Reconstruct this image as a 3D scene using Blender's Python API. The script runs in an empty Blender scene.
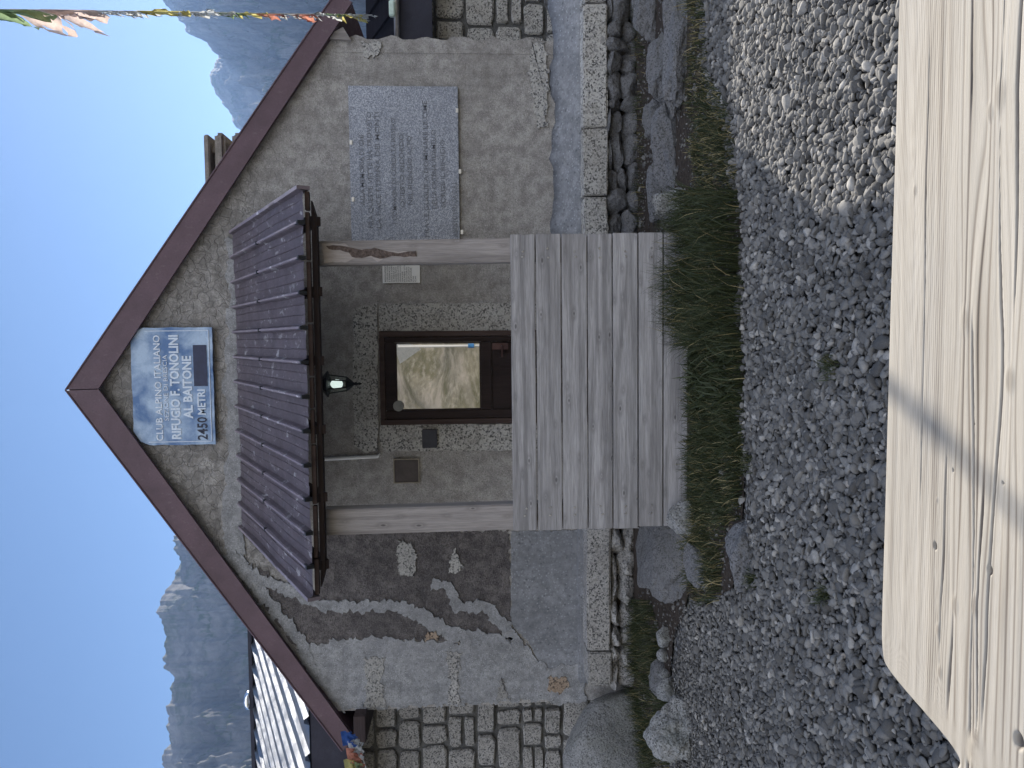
import bpy, bmesh, math, random
import numpy as np
from mathutils import Vector, Matrix
R=math.radians
random.seed(7); RNG=np.random.default_rng(11)
sc=bpy.context.scene
COL=sc.collection
# ---------------------------------------------------------------- camera (the photograph is turned a quarter turn)
YAW,PITCH,ROLL,F=R(3.4),R(3.2),R(0.8),770.0
EYE=Vector((0,0,1.5))
FW=Vector((-math.sin(YAW)*math.cos(PITCH),math.cos(YAW)*math.cos(PITCH),-math.sin(PITCH)))
r0=Vector((math.cos(YAW),math.sin(YAW),0)); u0=r0.cross(FW)
RT=r0*math.cos(ROLL)-u0*math.sin(ROLL); UP=u0*math.cos(ROLL)+r0*math.sin(ROLL)
cam=bpy.data.cameras.new('camera'); co=bpy.data.objects.new('camera',cam); COL.objects.link(co); sc.camera=co
cam.sensor_width=36; cam.lens=36*F/1024; cam.clip_start=0.05; cam.clip_end=12000
m=Matrix.Identity(4)
for i,v in enumerate((-UP,RT,-FW)):
    for k in range(3): m[k][i]=v[k]
m.translation=EYE; co.matrix_world=m
# ---------------------------------------------------------------- light
SUNV=Vector((0.555,1.0,0.0)); SUN_EL=R(25.5)
az=math.atan2(SUNV.x,SUNV.y)
SD=Vector((math.sin(az)*math.cos(SUN_EL),math.cos(az)*math.cos(SUN_EL),math.sin(SUN_EL)))
w=bpy.data.worlds.new('World'); sc.world=w; w.use_nodes=True
nt=w.node_tree; bg=nt.nodes['Background']; sky=nt.nodes.new('ShaderNodeTexSky')
sky.sky_type='NISHITA'; sky.sun_disc=False; sky.sun_elevation=SUN_EL; sky.sun_rotation=az
sky.altitude=2450; sky.air_density=1.0; sky.dust_density=0.3; sky.ozone_density=2.2
# bright cloud added to the unseen sky behind the viewer, lifts the shaded walls
def wn(t,**k):
    o=nt.nodes.new(t)
    for a_,v_ in k.items(): setattr(o,a_,v_)
    return o
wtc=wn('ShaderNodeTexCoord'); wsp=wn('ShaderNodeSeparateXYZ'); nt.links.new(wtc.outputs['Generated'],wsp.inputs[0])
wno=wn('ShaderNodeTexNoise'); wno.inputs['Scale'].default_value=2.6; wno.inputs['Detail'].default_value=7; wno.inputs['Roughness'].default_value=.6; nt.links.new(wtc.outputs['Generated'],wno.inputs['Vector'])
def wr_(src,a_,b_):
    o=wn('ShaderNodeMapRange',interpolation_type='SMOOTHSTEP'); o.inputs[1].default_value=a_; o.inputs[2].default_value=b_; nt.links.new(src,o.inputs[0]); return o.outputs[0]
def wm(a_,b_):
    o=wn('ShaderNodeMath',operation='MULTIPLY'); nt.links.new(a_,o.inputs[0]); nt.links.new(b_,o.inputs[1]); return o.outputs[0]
fillmask=wm(wm(wr_(wno.outputs['Fac'],.36,.50),wr_(wsp.outputs['Y'],.05,-.30)),wr_(wsp.outputs['Z'],.02,.15))
wmx=wn('ShaderNodeMix',data_type='RGBA'); nt.links.new(fillmask,wmx.inputs[0]); nt.links.new(sky.outputs[0],wmx.inputs[6]); wmx.inputs[7].default_value=(13.2,14.1,16.2,1)
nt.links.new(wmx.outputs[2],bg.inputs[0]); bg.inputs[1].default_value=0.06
sl=bpy.data.lights.new('sun','SUN'); sl.energy=5.0; sl.angle=R(0.53); sl.color=(1,0.93,0.82)
so=bpy.data.objects.new('sun',sl); COL.objects.link(so); so.rotation_euler=SD.to_track_quat('Z','Y').to_euler(); so.location=(0,0,30)
vs=sc.view_settings; vs.view_transform='Standard'; vs.look='None'; vs.gamma=1; vs.use_curve_mapping=False; vs.exposure=1.27
sc.display_settings.display_device='sRGB'

# ---------------------------------------------------------------- helpers
def ray(px,py): return FW*F+RT*((768-py)-384)+UP*(512-px)
def W(px,py,Y):                       # point of the photograph on the upright plane at depth Y
    d=ray(px,py); t=Y/d.y; return EYE+d*t
def G(px,py,z=0.0):                   # point of the photograph on level ground
    d=ray(px,py); t=(z-EYE.z)/d.z; return EYE+d*t
BASE={}
def tag(o,label=None,cat=None,group=None,kind=None):
    if label: o['label']=label
    if cat: o['category']=cat
    if group: o['group']=group
    if kind: o['kind']=kind
    return o
def empty(name,loc,label,cat,group=None):
    o=bpy.data.objects.new(name,None); COL.objects.link(o); o.location=loc; o.empty_display_size=.2
    BASE[o.name]=Vector(loc); return tag(o,label,cat,group)
def link(name,me,mat,parent=None,loc=None,smooth=False):
    o=bpy.data.objects.new(name,me); COL.objects.link(o)
    if mat: me.materials.append(mat)
    if smooth:
        me.polygons.foreach_set('use_smooth',[True]*len(me.polygons))
    if parent is not None:
        b=BASE[parent.name]; me.transform(Matrix.Translation(-b)); o.parent=parent; BASE[o.name]=b
    elif loc is not None:
        b=Vector(loc); me.transform(Matrix.Translation(-b)); o.location=b; BASE[o.name]=b
    else: BASE[o.name]=Vector((0,0,0))
    return o
def obj(name,bm,mat,parent=None,loc=None,smooth=False):
    me=bpy.data.meshes.new(name); bm.normal_update(); bm.to_mesh(me); bm.free()
    return link(name,me,mat,parent,loc,smooth)
def npmesh(name,v,f,mat,parent=None,loc=None,smooth=False,tint=None):
    me=bpy.data.meshes.new(name); v=np.asarray(v,dtype=np.float32); f=np.asarray(f,dtype=np.int32)
    n=f.shape[1]
    me.vertices.add(len(v)); me.vertices.foreach_set('co',v.ravel())
    me.loops.add(f.size); me.loops.foreach_set('vertex_index',f.ravel())
    me.polygons.add(len(f)); me.polygons.foreach_set('loop_start',np.arange(0,f.size,n,dtype=np.int32))
    me.update(calc_edges=True)
    if tint is not None:
        a=me.attributes.new('tint','FLOAT','POINT'); a.data.foreach_set('value',np.asarray(tint,dtype=np.float32))
    return link(name,me,mat,parent,loc,smooth)
def box(bm,x0,x1,y0,y1,z0,z1,bev=0.0,rot=None,jit=0):
    vs=[bm.verts.new((x,y,z)) for x in (x0,x1) for y in (y0,y1) for z in (z0,z1)]
    if jit:
        for v in vs: v.co+=Vector((random.uniform(-jit,jit),random.uniform(-jit,jit),random.uniform(-jit,jit)))
    fs=[bm.faces.new([vs[i] for i in q]) for q in ((0,1,3,2),(4,6,7,5),(0,4,5,1),(2,3,7,6),(0,2,6,4),(1,5,7,3))]
    bmesh.ops.recalc_face_normals(bm,faces=fs)
    if rot: bmesh.ops.transform(bm,matrix=rot,verts=vs)
    if bev:
        es=list({e for f in fs for e in f.edges})
        bmesh.ops.bevel(bm,geom=es,offset=bev,segments=2,affect='EDGES')
    return vs
def prism(bm,pts,d,cap=True):         # pts: 3-D outline, d: extrusion vector
    a=[bm.verts.new(p) for p in pts]; b=[bm.verts.new(Vector(p)+d) for p in pts]; n=len(pts)
    f=[bm.faces.new(a),bm.faces.new(b[::-1])]
    for i in range(n): f.append(bm.faces.new((a[i],b[i],b[(i+1)%n],a[(i+1)%n])))
    bmesh.ops.recalc_face_normals(bm,faces=f)
def tube(bm,pts,rad,seg=8,cap=True):
    rings=[]; n=len(pts)
    for i,p in enumerate(pts):
        p=Vector(p); d=(Vector(pts[min(i+1,n-1)])-Vector(pts[max(i-1,0)])).normalized()
        a=d.orthogonal().normalized() if i==0 else (A-d*A.dot(d)).normalized()
        A=a; b=d.cross(a); r=rad[i] if hasattr(rad,'__len__') else rad
        rings.append([bm.verts.new(p+(a*math.cos(t)+b*math.sin(t))*r) for t in (2*math.pi*k/seg for k in range(seg))])
    for i in range(n-1):
        for k in range(seg): bm.faces.new((rings[i][k],rings[i][(k+1)%seg],rings[i+1][(k+1)%seg],rings[i+1][k]))
    if cap: bm.faces.new(rings[0][::-1]); bm.faces.new(rings[-1])
def lathe(bm,prof,c,seg=12,phase=0,axis=None):
    rings=[]
    for r,z in prof:
        rings.append([bm.verts.new((c[0]+max(r,.0005)*math.cos(phase+2*math.pi*k/seg),c[1]+max(r,.0005)*math.sin(phase+2*math.pi*k/seg),c[2]+z)) for k in range(seg)])
    for i in range(len(rings)-1):
        for k in range(seg): bm.faces.new((rings[i][k],rings[i][(k+1)%seg],rings[i+1][(k+1)%seg],rings[i+1][k]))
    bm.faces.new(rings[0][::-1]); bm.faces.new(rings[-1])
# numpy value noise
_P=RNG.random((256,256))
def vn(x,y):
    xi=np.floor(x).astype(int); yi=np.floor(y).astype(int); fx=x-xi; fy=y-yi
    fx=fx*fx*(3-2*fx); fy=fy*fy*(3-2*fy)
    a=_P[xi%256,yi%256]; b=_P[(xi+1)%256,yi%256]; c=_P[xi%256,(yi+1)%256]; d=_P[(xi+1)%256,(yi+1)%256]
    return (a*(1-fx)+b*fx)*(1-fy)+(c*(1-fx)+d*fx)*fy
def fbm(x,y,o=5,g=.5):
    s=0;a=1;t=0
    for i in range(o): s=s+a*vn(x*2**i+17*i,y*2**i+31*i); t+=a; a*=g
    return s/t
def ridged(x,y,o=6,g=.55):
    s=0;a=1;t=0
    for i in range(o): s=s+a*(1-np.abs(2*vn(x*2**i+13*i,y*2**i+7*i)-1)); t+=a; a*=g
    return s/t

# ---------------------------------------------------------------- materials
class NT:
    def __init__(s,name):
        s.m=bpy.data.materials.new(name); s.m.use_nodes=True; s.t=s.m.node_tree; s.b=s.t.nodes['Principled BSDF']
        s.tc=s.t.nodes.new('ShaderNodeTexCoord')
    def n(s,t,**k):
        o=s.t.nodes.new(t)
        for a,v in k.items(): setattr(o,a,v)
        return o
    def l(s,a,b): s.t.links.new(a,b)
    def map(s,scale=(1,1,1),loc=(0,0,0),rot=(0,0,0),src=None):
        m=s.n('ShaderNodeMapping'); m.inputs['Scale'].default_value=scale; m.inputs['Location'].default_value=loc; m.inputs['Rotation'].default_value=rot
        s.l(src or s.tc.outputs['Object'],m.inputs['Vector']); return m.outputs[0]
    def noise(s,vec,scale,detail=6,rough=.55,dist=0):
        o=s.n('ShaderNodeTexNoise'); o.inputs['Scale'].default_value=scale; o.inputs['Detail'].default_value=detail
        o.inputs['Roughness'].default_value=rough; o.inputs['Distortion'].default_value=dist; s.l(vec,o.inputs['Vector']); return o.outputs['Fac']
    def vor(s,vec,scale,feat='F1',out='Distance',rnd=1):
        o=s.n('ShaderNodeTexVoronoi',feature=feat); o.inputs['Scale'].default_value=scale; o.inputs['Randomness'].default_value=rnd; s.l(vec,o.inputs['Vector']); return o.outputs[out]
    def ramp(s,fac,stops,interp='LINEAR'):
        o=s.n('ShaderNodeValToRGB'); o.color_ramp.interpolation=interp; e=o.color_ramp.elements
        while len(e)<len(stops): e.new(.5)
        for q,(p,c) in zip(e,stops):
            q.position=p; q.color=(c,c,c,1) if not hasattr(c,'__len__') else (*c,1)
        s.l(fac,o.inputs[0]); return o.outputs[0]
    def mix(s,fac,a,b,mode='MIX'):
        o=s.n('ShaderNodeMix',data_type='RGBA',blend_type=mode)
        for i,v in ((0,fac),(6,a),(7,b)):
            if isinstance(v,(int,float)): o.inputs[i].default_value=v if i==0 else (v,v,v,1)
            elif isinstance(v,tuple): o.inputs[i].default_value=(*v,1)
            else: s.l(v,o.inputs[i])
        return o.outputs[2]
    def math(s,op,a,b=0.0,c=None,clamp=False):
        o=s.n('ShaderNodeMath',operation=op,use_clamp=clamp)
        for i,v in enumerate((a,b)+((c,) if c is not None else ())):
            if isinstance(v,(int,float)): o.inputs[i].default_value=v
            else: s.l(v,o.inputs[i])
        return o.outputs[0]
    def bump(s,h,strength=.5,dist=.01,prev=None):
        o=s.n('ShaderNodeBump'); o.inputs['Strength'].default_value=strength; o.inputs['Distance'].default_value=dist; s.l(h,o.inputs['Height'])
        if prev: s.l(prev,o.inputs['Normal'])
        s.l(o.outputs[0],s.b.inputs['Normal']); return o.outputs[0]
    def attr(s,name):
        o=s.n('ShaderNodeAttribute',attribute_name=name); return o.outputs['Fac']
    def fin(s,col=None,rough=.8,metal=0,spec=.3,**k):
        if col is not None:
            if isinstance(col,tuple): s.b.inputs['Base Color'].default_value=(*col,1)
            else: s.l(col,s.b.inputs['Base Color'])
        if isinstance(rough,(int,float)): s.b.inputs['Roughness'].default_value=rough
        else: s.l(rough,s.b.inputs['Roughness'])
        s.b.inputs['Metallic'].default_value=metal; s.b.inputs['Specular IOR Level'].default_value=spec
        for a,v in k.items(): s.b.inputs[a.replace('_',' ')].default_value=v
        return s.m
def plaster(name,c1,c2,gs=35,bumpd=.006,crack=0,stain=(.10,.09,.085)):
    t=NT(name); v=t.map()
    big=t.noise(v,1.3,5,.6); mid=t.noise(v,9,6,.7); fine=t.noise(v,gs*4,4,.8); sp=t.vor(v,gs*2.2)
    c=t.mix(t.ramp(mid,[(.40,0.0),(.60,1.0)]),tuple(x*.82 for x in c1),c2)
    g2=t.noise(v,gs*1.6,5,.75); c=t.mix(t.ramp(g2,[(.30,.75),(.52,0.0)]),c,tuple(x*.45 for x in c1)); c=t.mix(t.ramp(fine,[(.35,.0),(.7,.35)]),c,tuple(x*.45 for x in c1))
    c=t.mix(t.ramp(sp,[(.10,.6),(.30,0.0)]),c,tuple(min(1,x*1.45) for x in c2)); sq=t.vor(v,gs*1.3); c=t.mix(t.ramp(sq,[(.08,.75),(.24,0.0)]),c,tuple(x*.35 for x in c1))
    c=t.mix(t.ramp(big,[(.45,0.0),(.7,.5)]),c,stain)
    st=t.noise(t.map((3.5,3.5,.5)),1,5,.6)
    c=t.mix(t.ramp(st,[(.5,0.0),(.72,.35)]),c,tuple(x*.55 for x in stain))
    h=t.math('ADD',t.math('ADD',t.math('MULTIPLY',mid,1.0),t.math('MULTIPLY',g2,.9)),t.math('MULTIPLY',fine,.45))
    if crack:
        w_=t.n('ShaderNodeVectorMath',operation='ADD'); nn=t.n('ShaderNodeTexNoise'); nn.inputs['Scale'].default_value=6; t.l(v,nn.inputs['Vector'])
        s_=t.n('ShaderNodeVectorMath',operation='SCALE'); s_.inputs['Scale'].default_value=.28; t.l(nn.outputs['Color'],s_.inputs[0])
        t.l(v,w_.inputs[0]); t.l(s_.outputs[0],w_.inputs[1])
        e=t.vor(w_.outputs[0],9,'DISTANCE_TO_EDGE'); lump=t.vor(w_.outputs[0],5,'SMOOTH_F1')
        e2=t.ramp(e,[(0.0,0.0),(.045,1.0)])
        # only above the canopy is the render this lumpy
        sep=t.n('ShaderNodeSeparateXYZ'); t.l(v,sep.inputs[0])
        zz=t.math('ADD',sep.outputs['Z'],t.math('MULTIPLY',big,1.2))
        mk=t.ramp(t.math('MULTIPLY',zz,.2),[(.74,0.0),(.80,1.0)])
        thin=t.ramp(t.noise(v,3,3),[(.40,0.0),(.5,1.0)])
        k=t.math('MULTIPLY',t.math('MULTIPLY',t.math('SUBTRACT',1.0,e2),mk),thin)
        c=t.mix(t.math('MULTIPLY',k,.32),c,tuple(x*.3 for x in c1))
        lm=t.noise(v,11,5,.65,.6); c=t.mix(t.math('MULTIPLY',mk,t.ramp(lm,[(.40,.75),(.56,0.0)])),c,tuple(x*.42 for x in c1)); c=t.mix(t.math('MULTIPLY',mk,t.ramp(lump,[(.2,.0),(.6,.40)])),c,tuple(x*.6 for x in c1))
        h=t.math('ADD',h,t.math('MULTIPLY',mk,t.math('ADD',t.math('MULTIPLY',e2,.6),t.math('MULTIPLY',lump,-3.0))))
    t.bump(h,1.0,bumpd*1.8)
    return t.fin(c,.93,0,.2)
def granite(name,light=(.42,.41,.39),mid=(.20,.20,.20),dark=(.025,.025,.027),scale=48,stain=(.22,.19,.15),bump=.004):
    t=NT(name); v=t.map()
    oi=t.n('ShaderNodeObjectInfo')
    cell=t.vor(v,scale,'F1','Color'); sep=t.n('ShaderNodeSeparateColor'); t.l(cell,sep.inputs[0])
    c=t.ramp(sep.outputs[0],[(0,dark),(.13,dark),(.17,mid),(.36,mid),(.42,light),(.8,tuple(x*1.15 for x in light)),(1,tuple(x*.8 for x in light))],'LINEAR')
    n1=t.noise(v,2.5,5,.65); n2=t.noise(v,90,3,.7)
    c=t.mix(t.ramp(n1,[(.45,0.0),(.75,.55)]),c,stain)
    c=t.mix(t.ramp(n2,[(.3,.25),(.6,0.0)]),c,(.05,.05,.05))
    c=t.mix(t.math('MULTIPLY',oi.outputs['Random'],.38),c,(.16,.155,.145)); li=t.noise(v,7,5,.7); c=t.mix(t.ramp(li,[(.58,0.0),(.70,.55)]),c,(.13,.13,.11))
    h=t.math('ADD',t.noise(v,14,6,.7),t.math('MULTIPLY',sep.outputs[1],.15))
    t.bump(h,.9,bump*2.5)
    return t.fin(c,.85,0,.3)
def wood(name,c1,c2,axis='X',fs=60,knots=True,dark=(.05,.045,.045),bump=.003):
    t=NT(name); L=.045
    k={'X':(L,1,1),'Y':(1,L,1),'Z':(1,1,L)}[axis]
    info=t.n('ShaderNodeObjectInfo')
    off=t.n('ShaderNodeVectorMath',operation='ADD'); t.l(t.tc.outputs['Object'],off.inputs[0])
    cmb=t.n('ShaderNodeCombineXYZ'); r=t.math('MULTIPLY',info.outputs['Random'],37.0)
    for i in range(3): t.l(r,cmb.inputs[i])
    t.l(cmb.outputs[0],off.inputs[1]); src=off.outputs[0]
    v=t.map(k,src=src); kk={'X':(.3,1,1),'Y':(1,.3,1),'Z':(1,1,.3)}[axis]; v2=t.map(kk,src=src)
    a=t.noise(v,fs,7,.65,.6); b=t.noise(v,fs*.2,4,.5,1.0); big=t.noise(v2,2.2,4,.6)
    fibre=t.noise(v,fs*4,3,.6)
    c=t.mix(t.ramp(a,[(.3,0.0),(.7,1.0)]),c1,c2)
    c=t.mix(t.ramp(b,[(.38,.5),(.55,0.0)]),c,tuple(x*.5 for x in c1))
    c=t.mix(t.ramp(fibre,[(.3,.3),(.55,0.0)]),c,dark)
    c=t.mix(t.ramp(big,[(.4,0.0),(.7,.4)]),c,tuple(x*.62 for x in c1))
    h=t.math('ADD',a,t.math('MULTIPLY',fibre,.5))
    if knots:
        kvn=t.n('ShaderNodeTexVoronoi',voronoi_dimensions='2D'); kvn.inputs['Scale'].default_value=7.5; t.l(t.map({'X':(.45,1,1),'Y':(1,.45,1),'Z':(1,1,.45)}[axis],rot=(R(90),0,0),src=src),kvn.inputs['Vector']); kv=kvn.outputs['Distance']; ksp=t.n('ShaderNodeSeparateColor'); t.l(kvn.outputs['Color'],ksp.inputs[0]); kg=t.ramp(ksp.outputs[0],[(.35,0.0),(.9,1.0)]); kv=t.math('ADD',kv,t.math('MULTIPLY',t.math('SUBTRACT',1.0,kg),.07)); kn=t.ramp(kv,[(.035,1.0),(.075,0.0)])
        ring=t.ramp(kv,[(.07,0.0),(.12,.45),(.24,0.0)])
        c=t.mix(ring,c,tuple(x*.6 for x in c1)); c=t.mix(t.math('MULTIPLY',kn,.7),c,dark)
        n3=t.vor(t.map((1,1,1),(3,1,2),src=src),9); 
    t.bump(h,.7,bump)
    rg=.85
    return t.fin(c,rg,0,.2)
def simple(name,c,rough=.6,metal=0,spec=.4,var=.25,scale=12,bump=0,**k):
    t=NT(name); v=t.map(); n=t.noise(v,scale,6,.65)
    cc=t.mix(t.ramp(n,[(.3,0.0),(.7,1.0)]),tuple(x*(1-var) for x in c),tuple(min(1,x*(1+var)) for x in c))
    if bump: t.bump(n,.6,bump)
    return t.fin(cc,rough,metal,spec,**k)
M={}
M['plaster']=plaster('old_render',(.36,.342,.325),(.50,.482,.46),35,.006,1,(.22,.205,.19))
M['dark_plaster']=plaster('old_dark_render',(.13,.118,.118),(.23,.21,.205),30,.012,0,(.07,.065,.065))
M['mortar']=plaster('patch_mortar',(.29,.295,.305),(.38,.385,.395),25,.004,0,(.25,.25,.26))
M['granite_smeared']=granite('smeared_granite',(.44,.43,.405),(.30,.295,.29),(.09,.09,.09),78,(.30,.295,.29))
M['smooth_mortar']=plaster('smooth_mortar',(.24,.25,.27),(.29,.30,.32),14,.002,0,(.17,.175,.19))
M['granite']=granite('granite',(.56,.55,.52),(.33,.325,.32),(.075,.075,.075),78)
M['granite_dark']=granite('granite_kerb',(.38,.37,.355),(.23,.225,.225),(.07,.07,.07),80,(.17,.165,.16))
M['granite_brown']=granite('granite_rusty',(.36,.28,.21),(.20,.15,.11),(.03,.03,.03),80,(.26,.16,.09))
M['bedrock']=granite('bedrock',(.22,.22,.23),(.17,.17,.18),(.09,.09,.09),110,(.085,.085,.08),.03)
M['boulder']=granite('boulder',(.34,.34,.335),(.25,.25,.25),(.10,.10,.10),110,(.17,.18,.14),.02)
M['joint']=plaster('joint_mortar',(.13,.13,.13),(.19,.19,.185),30,.006,0,(.09,.09,.085))
M['plank']=wood('weathered_planks',(.24,.232,.235),(.47,.46,.465),'X')
M['post']=wood('weathered_post',(.27,.245,.235),(.39,.365,.35),'Z')
M['rot']=simple('rotten_wood',(.11,.085,.075),.9,0,.1,.6,60,.01)
M['darkwood']=wood('dark_stained_wood',(.045,.032,.032),(.075,.055,.052),'X',60,False)
M['doorwood']=wood('door_wood',(.026,.017,.016),(.040,.027,.024),'Z',50,False)
M['doorframe']=wood('door_frame_wood',(.055,.036,.031),(.085,.058,.05),'Z',50,False)
M['steel']=simple('steel',(.5,.5,.5),.4,1,var=.15)
M['blackmetal']=simple('black_metal',(.02,.022,.024),.45,.3,.5)
M['white']=simple('white_paint',(.72,.72,.70),.5,0,.4,.06)
M['soil']=simple('soil',(.045,.036,.030),.95,0,.1,.5,25,.03)

def stained_metal(name,c,stain,rough=.42,streak=True,metal=0,sc_=16,amt=.75,spec=.5,ax='Z'):
    t=NT(name); v=t.map(); n=t.noise(v,5,5,.6); f=t.noise(v,60,4,.7)
    base=t.mix(t.ramp(n,[(.3,0.0),(.7,1.0)]),tuple(x*.82 for x in c),tuple(x*1.18 for x in c))
    vv=t.map((1,.35,.6)); s=t.noise(vv,sc_,5,.7,.3)
    base=t.mix(t.math('MULTIPLY',t.ramp(s,[(.575,0.0),(.64,amt)]),t.ramp(n,[(.42,.2),(.6,1.0)])),base,stain)
    base=t.mix(t.ramp(f,[(.35,.25),(.5,0.0)]),base,tuple(x*.5 for x in c))
    t.bump(n,.25,.01)
    return t.fin(base,t.ramp(s,[(.3,rough*.8),(.8,min(1,rough*1.6))]),metal,spec)
M['verge']=stained_metal('verge_paint',(.105,.066,.082),(.22,.19,.19),.5,sc_=30,amt=.3,spec=.35)
M['canopy']=stained_metal('canopy_sheet',(.185,.155,.178),(.58,.57,.60),.45,sc_=17,amt=.95,spec=.4)
M['darkroof']=stained_metal('dark_roof_sheet',(.045,.045,.06),(.08,.08,.10),.85,sc_=12,amt=.3,spec=.1)
M['metalroof']=stained_metal('bright_roof_sheet',(.40,.42,.46),(.25,.26,.28),.34,metal=.85,sc_=10,amt=.4)
M['concrete']=plaster('chimney_concrete',(.26,.24,.215),(.36,.33,.30),40,.004,0,(.2,.19,.17))

# glass of the door: mirrors the slope behind the viewer
t=NT('door_glass'); M['glass']=t.fin((.015,.014,.013),.012,0,.5,IOR=3.2)
# sign enamel
t=NT('sign_enamel'); v=t.map((1,1,1)); n=t.noise(v,4.2,5,.55,.3); n2=t.noise(v,60,3,.6)
c=t.mix(t.ramp(n,[(.38,0.0),(.62,1.0)]),(.075,.16,.34),(.38,.50,.66)); c=t.mix(t.ramp(n2,[(.3,.2),(.5,0.0)]),c,(.1,.12,.18))
M['enamel']=t.fin(c,.35,0,.4)
M['enamel_navy']=simple('navy_panel',(.02,.028,.07),.4,0,.4)
M['letter_pale']=simple('pale_letter_paint',(.60,.68,.78),.5,0,.3,.15,40)
M['letter_faded']=simple('faded_letter_paint',(.62,.68,.76),.5,0,.3,.3,30)
M['letter_dark']=simple('dark_letter_paint',(.02,.025,.05),.5)
M['engrave']=simple('engraved_letter',(.18,.19,.215),.8,0,.2,.5,50)
t=NT('plaque_stone'); v=t.map(); n=t.vor(v,130,'F1','Color'); s_=t.n('ShaderNodeSeparateColor'); t.l(n,s_.inputs[0]); big=t.noise(v,2.0,4,.6)
c=t.ramp(s_.outputs[0],[(0,(.16,.175,.21)),(.5,(.29,.31,.36)),(1,(.50,.53,.59))]); c=t.mix(t.ramp(big,[(.35,.0),(.7,.4)]),c,(.17,.185,.22))
M['plaque']=t.fin(c,.5,0,.4)

# gravel
t=NT('gravel_stone'); a=t.attr('tint'); v=t.map(); n=t.noise(v,60,4,.7); n2=t.noise(v,300,3,.7)
c=t.ramp(a,[(0,(.045,.043,.041)),(.35,(.105,.101,.096)),(.72,(.20,.192,.18)),(.95,(.38,.36,.33)),(1,(.19,.15,.12))])
c=t.mix(t.ramp(n,[(.35,.35),(.6,0.0)]),c,(.05,.05,.052)); c=t.mix(t.ramp(n2,[(.5,.0),(.75,.3)]),c,(.25,.25,.25)); t.bump(n,.4,.004)
M['gravel']=t.fin(c,.85,0,.3)
t=NT('gravel_bed'); v=t.map(); d=t.vor(v,28); k=t.vor(v,28,'F1','Color'); s_=t.n('ShaderNodeSeparateColor'); t.l(k,s_.inputs[0])
c=t.mix(t.ramp(d,[(.3,0.0),(.6,1.0)]),t.ramp(s_.outputs[0],[(0,(.09,.09,.095)),(1,(.24,.24,.24))]),(.04,.038,.036)); t.bump(d,.8,-.02)
M['bed']=t.fin(c,.9,0,.2)
t=NT('alpine_ground'); v=t.map(); n=t.noise(v,.25,8,.6); n2=t.noise(v,3,6,.6)
c=t.mix(t.ramp(n,[(.42,0.0),(.58,1.0)]),(.055,.065,.028),(.20,.19,.18)); c=t.mix(t.ramp(n2,[(.4,.4),(.6,0.0)]),c,(.05,.045,.035)); t.bump(n2,.8,.2)
M['ground']=t.fin(c,.95,0,.1)
t=NT('grass_blade'); a=t.attr('tint'); c=t.ramp(a,[(0,(.018,.026,.010)),(.5,(.040,.050,.020)),(.82,(.075,.072,.032)),(.93,(.22,.18,.085)),(1,(.34,.29,.16))]); M['grass']=t.fin(c,.6,0,.25)
t.b.inputs['Transmission Weight'].default_value=0
# mountains
def rockface(name,cA,cB,green,sc0):
    t=NT(name); v=t.map(); n=t.noise(v,sc0,9,.62,.4); n2=t.noise(v,sc0*7,8,.65); geo=t.n('ShaderNodeNewGeometry'); sp=t.n('ShaderNodeSeparateXYZ'); t.l(geo.outputs['Normal'],sp.inputs[0])
    c=t.mix(t.ramp(n,[(.35,0.0),(.65,1.0)]),cA,cB); c=t.mix(t.ramp(n2,[(.35,.5),(.6,0.0)]),c,tuple(x*.45 for x in cA))
    g=t.math('MULTIPLY',t.ramp(sp.outputs['Z'],[(.55,0.0),(.8,1.0)]),t.ramp(t.noise(v,sc0*2.5,6,.6),[(.45,0.0),(.6,1.0)]))
    c=t.mix(g,c,green); t.bump(n2,1.0,1/sc0*.05)
    return t.fin(c,.95,0,.1)
M['mountain']=rockface('mountain_rock',(.075,.075,.078),(.16,.158,.155),(.045,.055,.03),.012)
t=NT('valley_slope'); v=t.map((1,1,1),rot=(0,R(38),0)); vv=t.map((.12,1,1),src=v); n=t.noise(vv,.13,8,.62,.8); n2=t.noise(v,.22,8,.65); n3=t.noise(vv,.9,5,.7)
c=t.mix(t.ramp(n,[(.44,0.0),(.56,1.0)]),(.20,.185,.125),(.40,.36,.30)); c=t.mix(t.ramp(n2,[(.42,.55),(.6,0.0)]),c,(.07,.075,.04)); c=t.mix(t.ramp(n3,[(.5,0.0),(.7,.6)]),c,(.50,.46,.40)); t.bump(n2,.8,.5)
M['slope']=t.fin(c,.95,0,.1)

# ================================================================ TERRAIN
WY=7.20; FY=7.12                      # hut front wall, verge board
bm=bmesh.new(); s=2100
vs_=[bm.verts.new(p) for p in ((-s,-s,-.06),(s,-s,-.06),(s,s,-.06),(-s,s,-.06))]; bm.faces.new(vs_)
tag(obj('ground',bm,M['ground']),kind='structure')
# gravel yard bed, slightly uneven
xs=np.linspace(-9,9,120); ys=np.linspace(-6,6.9,90); X,Y=np.meshgrid(xs,ys,indexing='ij')
def gz(x,y): return .02*(fbm(x*.6+3,y*.6+9,3)-.5)
Z=gz(X,Y)-.012
def grid_faces(nx,ny):
    i=np.arange(nx*ny).reshape(nx,ny); return np.stack([i[:-1,:-1],i[1:,:-1],i[1:,1:],i[:-1,1:]],-1).reshape(-1,4)
tag(npmesh('gravel_yard',np.stack([X,Y,Z],-1).reshape(-1,3),grid_faces(120,90),M['bed'],smooth=True),kind='structure')
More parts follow.
